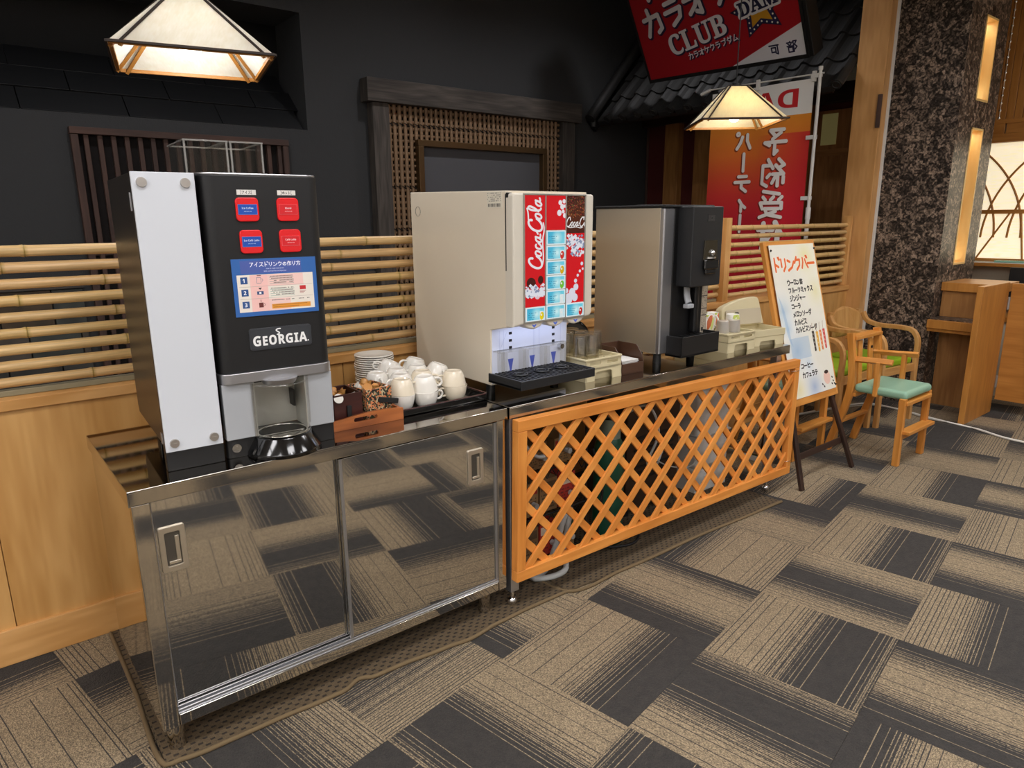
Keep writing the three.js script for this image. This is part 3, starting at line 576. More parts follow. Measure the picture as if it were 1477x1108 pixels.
pendant('yellowish paper pyramid pendant lamp hanging in front of the banner', [3.506, 2.0, -0.69], -0.7177, 0.482, 0.9, M.shadeYellow);

function downlights() {
  for (const [x, z] of panelSpots) {
    const t = thing('ceiling_panel_light', 'flat rectangular light panel fixed to the ceiling above the dining area', 'light', [x, CEIL, z], 0, 'ceiling panel lights'), { w, d } = PANEL;
    mk('panel_frame', [bx(-w / 2 - 0.02, w / 2 + 0.02, -0.03, 0, -d / 2 - 0.02, -d / 2, 0.003), bx(-w / 2 - 0.02, w / 2 + 0.02, -0.03, 0, d / 2, d / 2 + 0.02, 0.003), bx(-w / 2 - 0.02, -w / 2, -0.03, 0, -d / 2, d / 2), bx(w / 2, w / 2 + 0.02, -0.03, 0, -d / 2, d / 2)], M.white, t);
    mk('diffuser', bx(-w / 2, w / 2, -0.024, -0.016, -d / 2, d / 2), std({ color: 0xffffff, emissive: 0xfff4ea, emissiveIntensity: 2.5 }), t);
    const l = new THREE.RectAreaLight(PANEL.color, PANEL.intensity, w, d); l.position.set(x, CEIL - 0.035, z); l.lookAt(x, 0, z); scene.add(l);
  }
  for (const [x, z, k] of downlightSpots) {
    const t = thing('ceiling_downlight', z < 0 ? 'round downlight fixed to the ceiling above the corridor' : 'round downlight fixed to the ceiling above the carpet', 'light', [x, z < 0 ? CEIL_C : CEIL, z], 0, z < 0 ? 'corridor downlights' : 'dining downlights');
    mk('trim_ring', lathe([[0.07, 0], [0.095, 0], [0.095, -0.012], [0.075, -0.02], [0.07, -0.02], [0.07, 0]], 24), M.white, t);
    const d = new THREE.CylinderGeometry(0.068, 0.068, 0.006, 24); d.translate(0, -0.008, 0); mk('diffuser', d, M.lampDisc, t);
    const l = new THREE.SpotLight(DOWN.color, DOWN.intensity * k, 0, DOWN.angle, 0.6, 2); l.position.set(x, (z < 0 ? CEIL_C : CEIL) - 0.03, z); l.target.position.set(x, 0, z); l.castShadow = true; l.shadow.radius = 3.2; scene.add(l, l.target);
  }
}
downlights();

// ---------------------------------------------------------------- steel cabinet
const TOP = 0.81;
{
  const t = thing('steel_cabinet', 'polished stainless steel cabinet with two sliding doors under the coffee machine', 'cabinet', [0, 0, 0]);
  const W = 1.216, D = -0.615;
  mk('worktop', [bx(0, W, TOP - 0.008, TOP, D, 0, 0.002), bx(0, W, TOP - 0.042, TOP - 0.004, -0.012, 0, 0.003), bx(0, 0.004, TOP - 0.042, TOP - 0.004, D, 0), bx(W - 0.004, W, TOP - 0.042, TOP - 0.004, D, 0)], M.steelTop, t);
  mk('side_panel', bx(0.006, 0.022, 0.1, TOP - 0.01, D + 0.01, -0.008, 0.003), M.steel, t);
  mk('side_panel', bx(W - 0.022, W - 0.006, 0.1, TOP - 0.01, D + 0.01, -0.008, 0.003), M.steel, t);
  mk('back_panel', bx(0.02, W - 0.02, 0.1, TOP - 0.01, D + 0.01, D + 0.016), M.steel, t);
  mk('stile', bx(0.006, 0.05, 0.1, TOP - 0.042, -0.03, -0.006, 0.003), M.steel, t);
  mk('stile', bx(W - 0.042, W - 0.006, 0.1, TOP - 0.042, -0.03, -0.006, 0.003), M.steel, t);
  mk('bottom_panel', [bx(0.02, W - 0.02, 0.105, 0.118, D + 0.02, -0.03), bx(0.05, W - 0.042, 0.1, 0.135, -0.032, -0.008, 0.003)], M.steel, t);
  mk('door_track', [bx(0.05, W - 0.042, 0.135, 0.15, -0.031, -0.026, 0.001), bx(0.05, W - 0.042, 0.135, 0.147, -0.018, -0.013, 0.001), bx(0.05, W - 0.042, 0.135, 0.139, -0.06, -0.01, 0.001)], M.alu, t);
  const door = (x0, x1, z, hx) => {
    const d = mk('door', [bx(x0, x1, 0.148, TOP - 0.05, z - 0.012, z, 0.002)], M.steelDoor, t);
    for (const e of [x0, x1 - 0.011]) mk('door_edge', bx(e, e + 0.011, 0.148, TOP - 0.05, z, z + 0.005, 0.002, 'y'), M.alu, d);
    // recessed pull: frame around a hollow
    const s = roundRect(hx - 0.033, 0.55, hx + 0.033, 0.68, 0.006); s.holes.push(roundRect(hx - 0.019, 0.567, hx + 0.019, 0.663, 0.004, THREE.Path));
    const g = extr(s, 0.006, 0.0015); g.translate(0, 0, z); const h = mk('pull_handle', g, M.brushed, d);
    mk('recess', bx(hx - 0.019, hx + 0.019, 0.567, 0.663, z + 0.0002, z + 0.0012), std({ color: 0x6e6a63, metalness: 0.85, roughness: 0.4 }), h);
    mk('finger_lip', [bx(hx + 0.006, hx + 0.016, 0.58, 0.65, z + 0.001, z + 0.005, 0.001), bx(hx - 0.014, hx + 0.016, 0.572, 0.58, z + 0.001, z + 0.005, 0.001)], M.brushed, h);
    return d;
  };
  door(0.045, 0.585, -0.036, 0.0955); door(0.572, W - 0.04, -0.018, 1.083);
  for (const [x, z] of [[0.045, -0.06], [W - 0.075, -0.06], [0.045, D + 0.06], [W - 0.075, D + 0.06]]) mk('leg', [cyl(x, 0.03, 0.102, z, 0.022, 0.03, 20), cyl(x, 0.006, 0.03, z, 0.024, 0.022, 20)], M.steel, t);
}
// ---------------------------------------------------------------- steel work table with open legs
{
  const t = thing('steel_work_table', 'long stainless steel work table behind the orange lattice panel', 'table', [1.226, 0, 0]), W = 1.89, D = -0.6;
  mk('tabletop', [bx(0, W, TOP - 0.006, TOP, D, 0, 0.002), bx(0, W, TOP - 0.045, TOP - 0.004, -0.01, 0, 0.003), bx(0, W, TOP - 0.045, TOP - 0.004, D, D + 0.01), bx(0, 0.004, TOP - 0.045, TOP - 0.004, D, 0), bx(W - 0.004, W, TOP - 0.045, TOP - 0.004, D, 0)], M.steelTop, t);
  for (const [x, z] of [[0.024, -0.024], [W - 0.08, -0.03], [0.03, D + 0.04], [W - 0.08, D + 0.04]]) {
    const l = mk('leg', bx(x - 0.02, x + 0.02, 0.07, TOP - 0.006, z - 0.02, z + 0.02, 0.003, 'y'), M.alu, t);
    const b = new THREE.SphereGeometry(0.02, 20, 14); b.translate(x, 0.024, z); mk('ball_foot', [b, cyl(x, 0.04, 0.075, z, 0.009)], M.chrome, l);
  }
  mk('crossbar', [bx(0.03, W - 0.08, 0.16, 0.19, D + 0.03, D + 0.055), bx(0.02, 0.045, 0.16, 0.19, D + 0.04, -0.04), bx(W - 0.09, W - 0.065, 0.16, 0.19, D + 0.04, -0.04)], M.steel, t);
}
// ---------------------------------------------------------------- orange lattice panel
{
  const t = thing('lattice_panel', 'orange-stained wooden diamond lattice panel hiding the space under the work table', 'lattice', [1.222, 0, 0.004]);
  t.rotation.z = -0.017;
  const W = 1.93, y0 = 0.132, y1 = 0.765, f = 0.043, zt = 0.036;
  mk('top_rail', bx(0, W, y1 - f, y1, 0, zt, 0.003), M.cedar, t);
  mk('bottom_rail', bx(0, W, y0, y0 + f, 0, zt, 0.003), M.cedar, t);
  mk('side_rail', bx(0, f, y0 + f, y1 - f, 0, zt, 0.003, 'y'), M.cedar, t);
  mk('side_rail', bx(W - f, W, y0 + f, y1 - f, 0, zt, 0.003, 'y'), M.cedar, t);
  const xa = f, xb = W - f, ya = y0 + f, yb = y1 - f, hw = 0.0155;
  const clip = (poly) => { // keep the slat inside the frame
    for (const [ax, v, s] of [[0, xa - 0.004, 1], [0, xb + 0.004, -1], [1, ya - 0.004, 1], [1, yb + 0.004, -1]]) {
      const o = []; for (let i = 0; i < poly.length; i++) { const p = poly[i], q = poly[(i + 1) % poly.length], a = (p[ax] - v) * s, b = (q[ax] - v) * s; if (a >= 0) o.push(p); if (a * b < 0) { const k = a / (a - b); o.push([p[0] + (q[0] - p[0]) * k, p[1] + (q[1] - p[1]) * k]); } }
      poly = o; if (poly.length < 3) return null;
    } return poly;
  };
  const pitch = 0.147, r2 = Math.SQRT1_2;
  for (const dir of [1, -1]) for (let k = -6; k < 20; k++) {
    const c = dir > 0 ? 0.168 + k * pitch : 0.052 + k * pitch, y = yb;      // where its centre meets the top edge
    const L = 1.1, dx = -dir * r2, dy = -r2, px = -dy * hw, py = dx * hw, p = [c - dx * 0.3, y - dy * 0.3], q = [c + dx * L, y + dy * L];
    let poly = clip([[p[0] + px, p[1] + py], [q[0] + px, q[1] + py], [q[0] - px, q[1] - py], [p[0] - px, p[1] - py]]); if (!poly) continue;
    const area = poly.reduce((s, a, i) => { const b = poly[(i + 1) % poly.length]; return s + a[0] * b[1] - b[0] * a[1]; }, 0); if (Math.abs(area) < 0.002) continue;
    if (area < 0) poly.reverse();
    const g = new THREE.ExtrudeGeometry(shapeOf(poly), { depth: 0.009, bevelEnabled: true, bevelThickness: 0.001, bevelSize: 0.001, bevelOffset: -0.001, bevelSegments: 1 });
    const u = [], pp = g.attributes.position, ou = rnd(), ov = rnd(); for (let i = 0; i < pp.count; i++) u.push(pp.getX(i) * dx + pp.getY(i) * dy + ou, (pp.getX(i) * dy - pp.getY(i) * dx) + pp.getZ(i) + ov);
    g.setAttribute('uv', new THREE.Float32BufferAttribute(u, 2)); g.translate(0, 0, dir > 0 ? 0.0185 : 0.0065);
    mk('slat', g, M.cedar, t);
  }
  const wireTie = (y) => tube([V(W - 0.06, y, 0.02), V(W - 0.03, y + 0.003, 0.04), V(W + 0.003, y, 0.03), V(W + 0.004, y, 0.0), V(W - 0.05, y, -0.006)], 0.0014, 24, 5);
  mk('wire_tie', wireTie(0.705), M.chrome, t); mk('wire_tie', wireTie(0.205), M.chrome, t);
}
// ---------------------------------------------------------------- floor mats
{
  const mat = std({ map: dataTex(256, 256, (x, y) => { const row = Math.floor(y / 16), q = (x + (row % 2) * 16) % 32, fy = y % 16, dash = q < 12 && fy > 3 && fy < 11; const n = hash(x, y, 31), ed = vnoise(x / 4, y / 3, 64, 86, 30); return mix3(dash ? [40, 33, 26] : [106, 89, 64], dash ? [54, 45, 34] : [74, 61, 44], n * 0.6 + ed * 0.4); }), bumpMap: dataTex(256, 256, (x, y) => { const row = Math.floor(y / 16), q = (x + (row % 2) * 16) % 32, fy = y % 16; return (q < 12 && fy > 3 && fy < 11 ? 60 : 200) * (0.8 + 0.2 * hash(x, y, 2)); }, false), bumpScale: 0.006, roughness: 0.95 });
  mat.map.repeat.set(3.8, 3.8); mat.bumpMap.repeat.set(3.8, 3.8);
  const edge = std({ color: 0x6d5b40, roughness: 0.95 });
  const make = (front, x0, x1, label) => {
    const t = thing('floor_mat', label, 'mat', [0, 0, 0]), s = shapeOf([[x0, 0.815], ...front.map(([x, z]) => [x, -z]), [x1, 0.815]].reverse());
    const g = extr(s, 0.009, 0.002); g.rotateX(-Math.PI / 2); mk('woven_pile', g, mat, t);
    const pts = front.map(([x, z]) => V(x, 0.006, z)); mk('bound_edge', [tube([V(x0, 0.006, -0.81), V(x0, 0.006, -0.4), ...pts], 0.0075, 120, 6)], edge, t);
  };
  make([[0, 0.001], [0.106, 0.016], [0.302, 0.019], [0.453, 0.028], [0.516, 0.029], [0.582, 0.004], [0.63, 0.026], [0.711, 0.028], [0.901, 0.046], [0.992, 0.058], [1.13, 0.042], [1.269, 0.037], [1.478, 0.041]].reduce((o, p, i, a) => { if (i) for (let k = 1; k < 4; k++) { const t = k / 4, e = t * t * (3 - 2 * t), q = a[i - 1]; o.push([q[0] + (p[0] - q[0]) * t, q[1] + (p[1] - q[1]) * e]); } o.push(p); return o; }, []), 0.0, 1.478, 'brown woven mat with a wavy edge under the steel cabinet');
  make([[1.482, 0.043], [1.763, 0.066], [1.955, 0.074], [2.317, 0.077], [2.648, 0.096], [2.967, 0.109]], 1.482, 2.967, 'brown woven mat under the lattice panel and work table');
}

// ---------------------------------------------------------------- coffee machine
{
  const t = thing('coffee_machine', 'tall black coffee machine with a white side panel and red buttons', 'coffee machine', [0.118, TOP, -0.091], -0.06);
  const side = shapeOf([[-0.445, 0.776], [-0.445, 0.095], [-0.43, 0.07], [-0.03, 0.07], [-0.03, 0.0], [-0.002, 0.0], [-0.002, 0.776]].map(([z, y]) => [-z, y]).reverse());
  const sg = extr(side, 0.148, 0.003, 'y'); sg.rotateY(Math.PI / 2);          // extruded along x
  const body = mk('side_cabinet', sg, std({ color: 0x241f1b, roughness: 0.32 }), t);
  mk('latch', [bx(-0.003, 0.001, 0.683, 0.728, -0.03, -0.018, 0.001)], M.alu, body); mk('hinge', [bx(-0.003, 0.001, 0.075, 0.105, -0.03, -0.012, 0.001)], M.alu, body);
  mk('foot', [bx(0.03, 0.07, 0, 0.07, -0.36, -0.31, 0.004), bx(0.34, 0.38, 0, 0.07, -0.42, -0.37, 0.004)], M.blackPlastic, t);
  const wp = mk('white_panel', bx(0.001, 0.147, 0.054, 0.777, -0.003, 0.006, 0.002), M.whitePanel, t);
  mk('plinth', bx(0, 0.148, 0.0, 0.0535, -0.02, 0.003, 0.003), M.blackSatin, t);
  for (const [x, y] of [[0.024, 0.752], [0.124, 0.752], [0.024, 0.078], [0.124, 0.078]]) {
    const s = new THREE.CylinderGeometry(0.0115, 0.0125, 0.006, 20); s.rotateX(Math.PI / 2); s.translate(x, y, 0.009);
    mk('screw', [s, bx(x - 0.007, x + 0.007, y - 0.0012, y + 0.0012, 0.011, 0.0128)], std({ color: 0xc9c4be, metalness: 0.9, roughness: 0.3 }), wp);
  }
  // main unit
  const x0 = 0.156, x1 = 0.475, slab = (a, b, za, zb, y0, y1, r, mat, name, parent) => { const g = extr(roundRect(a, -zb, b, -za, r), y1 - y0, 0.002, 'y', 10); g.rotateX(-Math.PI / 2); g.translate(0, y0, 0); return mk(name, g, mat, parent); };
  mk('main_body', [bx(x0 + 0.004, x1 - 0.004, 0.05, 0.774, -0.44, -0.17, 0.004), bx(x0 + 0.004, 0.24, 0.05, 0.23, -0.2, -0.02), bx(0.396, x1 - 0.004, 0.05, 0.23, -0.2, -0.02), bx(x0 + 0.004, x1 - 0.004, 0.2, 0.774, -0.18, -0.05)], M.blackPlastic, t);
  const door = slab(x0, x1, -0.19, 0.006, 0.246, 0.774, 0.034, M.blackSatin, 'front_door', t);
  slab(x0 + 0.002, x1 - 0.002, -0.19, 0.004, 0.774, 0.78, 0.034, M.alu, 'top_trim', t);
  slab(x0 - 0.002, x1 + 0.002, -0.19, 0.012, 0.216, 0.2455, 0.034, M.alu, 'trim_band', t);
  slab(x0, x1, -0.1, -0.006, 0.0, 0.054, 0.012, M.blackSatin, 'base', t);
  mk('lower_panel', bx(x0 + 0.002, 0.244, 0.054, 0.216, -0.03, 0.0, 0.003), M.greyPlastic, t); mk('lower_panel', bx(0.392, x1 - 0.002, 0.054, 0.216, -0.03, 0.0, 0.003), M.greyPlastic, t);
  mk('bay_lining', [bx(0.244, 0.392, 0.054, 0.216, -0.11, -0.1), bx(0.24, 0.246, 0.054, 0.216, -0.1, -0.002), bx(0.39, 0.396, 0.054, 0.216, -0.1, -0.002)], std({ color: 0xc9cac6, metalness: 0.35, roughness: 0.4 }), t);
  mk('sensor', bx(0.372, 0.378, 0.11, 0.16, -0.098, -0.06), M.blackSatin, t);
  const noz = new THREE.CylinderGeometry(0.052, 0.046, 0.014, 24); noz.translate(0.318, 0.211, -0.004); mk('outlet_disc', noz, M.alu, t);
  const half = (r0, r1, y0, y1) => { const g = new THREE.CylinderGeometry(r1, r0, y1 - y0, 40, 1, false); g.translate(0.318, (y0 + y1) / 2, -0.012); return g; };
  const drip = mk('drip_tray', [lathe([[0.0, 0.048], [0.072, 0.048], [0.078, 0.056], [0.083, 0.05], [0.106, 0.012], [0.108, 0.0], [0, 0]], 48).translate(0.318, 0, -0.012)], M.blackGloss, t);
  mk('drip_grate', [cyl(0.318, 0.0485, 0.0495, -0.012, 0.069, 0.069, 40), ...[0.0, 1, 2, 3, 4, 5].map((i) => bx(0.318 - 0.07 + 0.02 * Math.abs(i - 2.5) , 0.318 + 0.07 - 0.02 * Math.abs(i - 2.5), 0.0505, 0.053, -0.012 - 0.05 + i * 0.02, -0.012 - 0.046 + i * 0.02)), new THREE.TorusGeometry(0.07, 0.0035, 8, 40).rotateX(Math.PI / 2).translate(0.318, 0.054, -0.012).toNonIndexed()], M.chrome, drip);
  // clear cup guard: a thin half cylinder with a hinge rail on its left
  const arc = new THREE.Shape(); arc.absarc(0, 0, 0.079, -0.15, Math.PI + 0.15, false); arc.absarc(0, 0, 0.0765, Math.PI + 0.15, -0.15, true);
  const ag = extr(arc, 0.15, 0.0006, 'y', 20); ag.rotateX(Math.PI / 2); ag.translate(0.318, 0.208, -0.008);
  const guard = mk('cup_guard', ag, M.acrylic, t);
  mk('hinge_rail', [rod(V(0.238, 0.056, 0.005), V(0.238, 0.212, 0.005), 0.0045, 10), rod(V(0.398, 0.07, 0.0), V(0.398, 0.215, 0.0), 0.003, 8), ...[0.06, 0.207].map((y) => new THREE.TorusGeometry(0.078, 0.0022, 8, 40, Math.PI).rotateX(Math.PI / 2).translate(0.318, y, -0.008).toNonIndexed())], M.glass, guard);
  const lock = new THREE.CylinderGeometry(0.0125, 0.0125, 0.012, 24); lock.rotateX(Math.PI / 2); lock.translate(0.182, 0.03, -0.004); mk('lock', [lock, bx(0.1805, 0.1835, 0.024, 0.036, 0.001, 0.003)], M.chrome, t);
  // push buttons with printed labels
  const btn = [[0.27, 0.6865, 'Ice Coffee', '#1d4fae'], [0.379, 0.6865, 'Blend', '#d5222a'], [0.273, 0.602, 'Ice Café Latte', '#1d4fae'], [0.379, 0.602, 'Café Latte', '#d5222a']];
  for (const [x, y, txt, col] of btn) {
    const g = extr(roundRect(-0.03, -0.031, 0.03, 0.031, 0.011), 0.007, 0.002); g.translate(x, y, 0.005); const b = mk('push_button', g, M.redGloss, door);
    const p = plate(0.05, 0.027, 0.0014); p.translate(x, y, 0.0126);
    mk('button_label', p, std({ roughness: 0.3, map: canvasTex(200, 108, (c, w, h) => { c.fillStyle = col; c.fillRect(0, 0, w, h); c.strokeStyle = 'rgba(255,255,255,0.35)'; c.lineWidth = 3; c.strokeRect(2, 2, w - 4, h - 4); c.fillStyle = '#fff'; c.textAlign = 'center'; c.font = '27px sans-serif'; c.fillText(txt, w / 2, 50); c.font = '12px sans-serif'; c.fillText('with fresh milk', w / 2, 78); }) }), b);
  }
  for (const [x, txt] of [[0.272, 'アイス'], [0.379, 'ホット']]) {
    const p = plate(0.05, 0.013, 0.001); p.translate(x, 0.731, 0.0068);
    mk('paper_label', p, std({ roughness: 0.7, map: canvasTex(200, 52, (c, w, h) => { c.fillStyle = '#dedbd4'; c.fillRect(0, 0, w, h); kana(c, txt, 52, 12, 28, 4, '#222'); c.strokeStyle = '#222'; c.lineWidth = 3; for (const q of [[44, 36], [152, 160]]) { c.beginPath(); c.moveTo(q[1], 8); c.lineTo(q[0], 8); c.lineTo(q[0], 44); c.lineTo(q[1], 44); c.stroke(); } }) }), door);
  }
  const card = plate(0.232, 0.156, 0.003); card.translate(0.33, 0.4785, 0.0075);
  mk('instruction_card', card, phys({ roughness: 0.3, clearcoat: 0.5, map: canvasTex(928, 624, (c, w, h) => {
    c.fillStyle = '#2c64ad'; c.fillRect(0, 0, w, h); c.fillStyle = '#4a5ea8'; c.fillRect(90, 20, w - 260, 140);
    kana(c, 'アイスドリンクの作り方', 188, 40, 46, 7, '#f4f6ff', { gap: 1.12 });
    c.fillStyle = '#e8ecff'; c.font = '18px sans-serif'; c.textAlign = 'center'; c.fillText('How to make iced drinks', w / 2, 118); c.fillText('With ice from the ice dispenser', w / 2, 146);
    c.fillStyle = '#eee6da'; c.fillRect(44, 172, w - 88, 405); c.fillStyle = '#f6c6bf'; c.fillRect(180, 176, 190, 400); c.fillStyle = 'rgba(246,198,191,0.75)'; c.fillRect(370, 176, 400, 130); c.fillRect(370, 445, 240, 130);
    [1, 2, 3].forEach((n, i) => {
      const y = 196 + i * 132; c.fillStyle = '#27508c'; c.fillRect(80, y, 74, 74); c.fillStyle = '#fff'; c.font = 'bold 58px sans-serif'; c.fillText(String(n), 117, y + 58);
      c.strokeStyle = '#b3a69c'; c.lineWidth = 3; if (i) { c.beginPath(); c.moveTo(60, y - 26); c.lineTo(w - 60, y - 26); c.stroke(); }
      c.strokeStyle = '#5b6c84'; c.lineWidth = 4;
      if (i === 0) { c.strokeRect(252, y + 10, 46, 62); c.beginPath(); c.arc(305, y + 38, 14, -1.4, 1.4); c.stroke(); c.fillStyle = '#7a3038'; c.fillRect(258, y - 16, 44, 8); }
      if (i === 1) { c.fillStyle = '#314a78'; c.fillRect(246, y + 28, 70, 36); c.fillStyle = '#fff'; c.fillRect(268, y + 36, 24, 20); c.fillStyle = '#222'; c.beginPath(); c.moveTo(262, y - 10); c.lineTo(302, y - 10); c.lineTo(282, y + 12); c.fill(); }
      if (i === 2) { c.fillStyle = '#6a2b28'; c.fillRect(256, y + 22, 48, 52); c.strokeStyle = '#6a2b28'; c.beginPath(); c.arc(308, y + 44, 14, -1.4, 1.4); c.stroke(); c.fillRect(276, y - 12, 6, 28); }
      for (let l = 0; l < (i < 2 ? 4 : 1); l++) { c.fillStyle = '#3a3634'; for (let x = 400 + (i < 2 ? l * 12 : 0); x < (i < 2 ? 650 : 830); x += 16) if (hash(x, l, i) > 0.15) c.fillRect(x, y - 2 + l * 24, 11, 8); if (i < 2) { c.fillStyle = 'rgba(60,120,110,0.55)'; c.fillRect(392, y + 12 + l * 24, 270, 4); } }
    });
    c.fillStyle = '#c8292f'; c.fillRect(724, 318, 70, 44); c.fillStyle = '#a9534e'; for (let l = 0; l < 3; l++) c.fillRect(722, 374 + l * 12, 72 - l * 14, 5);
    c.fillStyle = '#e79a35'; c.fillRect(396, 506, 440, 52); c.fillStyle = '#7a4312'; for (let x = 410; x < 800; x += 14) { c.fillRect(x, 516, 9, 6); if (x < 700) c.fillRect(x, 538, 9, 6); }
  }) }), door);
  const lp = extr(roundRect(-0.088, -0.031, 0.088, 0.031, 0.009), 0.004, 0.001); lp.translate(0.331, 0.3345, 0.0045); const plaque = mk('logo_plate', lp, std({ color: 0x34363a, roughness: 0.4 }), door);
  const lf = plate(0.166, 0.054, 0.0012); lf.translate(0.331, 0.3355, 0.0091);
  mk('logo_print', lf, std({ roughness: 0.5, map: canvasTex(664, 216, (c, w, h) => {
    c.fillStyle = '#34363a'; c.fillRect(0, 0, w, h); c.fillStyle = '#f2f2f0'; c.strokeStyle = '#f2f2f0'; c.textBaseline = 'alphabetic'; c.lineWidth = 4; c.lineJoin = 'round';
    c.save(); c.translate(-4, -22); c.scale(1.09, 1.11); let x = 14; for (const [ch, s, k] of [['G', 124, 1], ['E', 118, 0.92], ['O', 122, 0.95], ['R', 122, 0.98], ['G', 122, 0.98], ['I', 122, 1.05], ['A', 124, 1.02]]) { c.font = `bold ${s}px sans-serif`; c.save(); c.translate(x, 186); c.scale(k, 1.08); c.fillText(ch, 0, 0); c.strokeText(ch, 0, 0); c.restore(); x += c.measureText(ch).width * k + 5; }
    c.lineWidth = 13; c.lineCap = 'round'; c.beginPath(); c.moveTo(268, 88); c.bezierCurveTo(330, 70, 250, 56, 262, 40); c.bezierCurveTo(268, 30, 290, 28, 304, 30); c.stroke();
    c.beginPath(); c.arc(x + 8, 178, 8, 0, 7); c.fill(); c.restore();
  }) }), plaque);
  // clear bean hoppers on top
  const hopper = (a, b, z0, z1) => mk('bean_hopper', [bx(a, b, 0.78, 0.868, z0, z0 + 0.003), bx(a, b, 0.78, 0.868, z1 - 0.003, z1), bx(a, a + 0.003, 0.78, 0.868, z0, z1), bx(b - 0.003, b, 0.78, 0.868, z0, z1), bx(a, b, 0.78, 0.783, z0, z1), bx((a + b) / 2 - 0.012, (a + b) / 2 + 0.012, 0.78, 0.868, z1, z1 + 0.012, 0.006)], M.acrylic, t).add(mk('hopper_rim', [bx(a - 0.003, b + 0.003, 0.865, 0.869, z0 - 0.003, z0 + 0.004), bx(a - 0.003, b + 0.003, 0.865, 0.869, z1 - 0.004, z1 + 0.003), bx(a - 0.003, a + 0.003, 0.865, 0.869, z0, z1), bx(b - 0.003, b + 0.003, 0.865, 0.869, z0, z1), bx(a - 0.002, a + 0.003, 0.78, 0.866, z1 - 0.004, z1 + 0.002, 0.001), bx(b - 0.003, b + 0.002, 0.78, 0.866, z1 - 0.004, z1 + 0.002, 0.001)], phys({ color: 0xd8d6d2, roughness: 0.1, transmission: 0.75, thickness: 0, ior: 1.8 })));
  hopper(0.15, 0.258, -0.3, -0.09); hopper(0.268, 0.352, -0.3, -0.09);
}

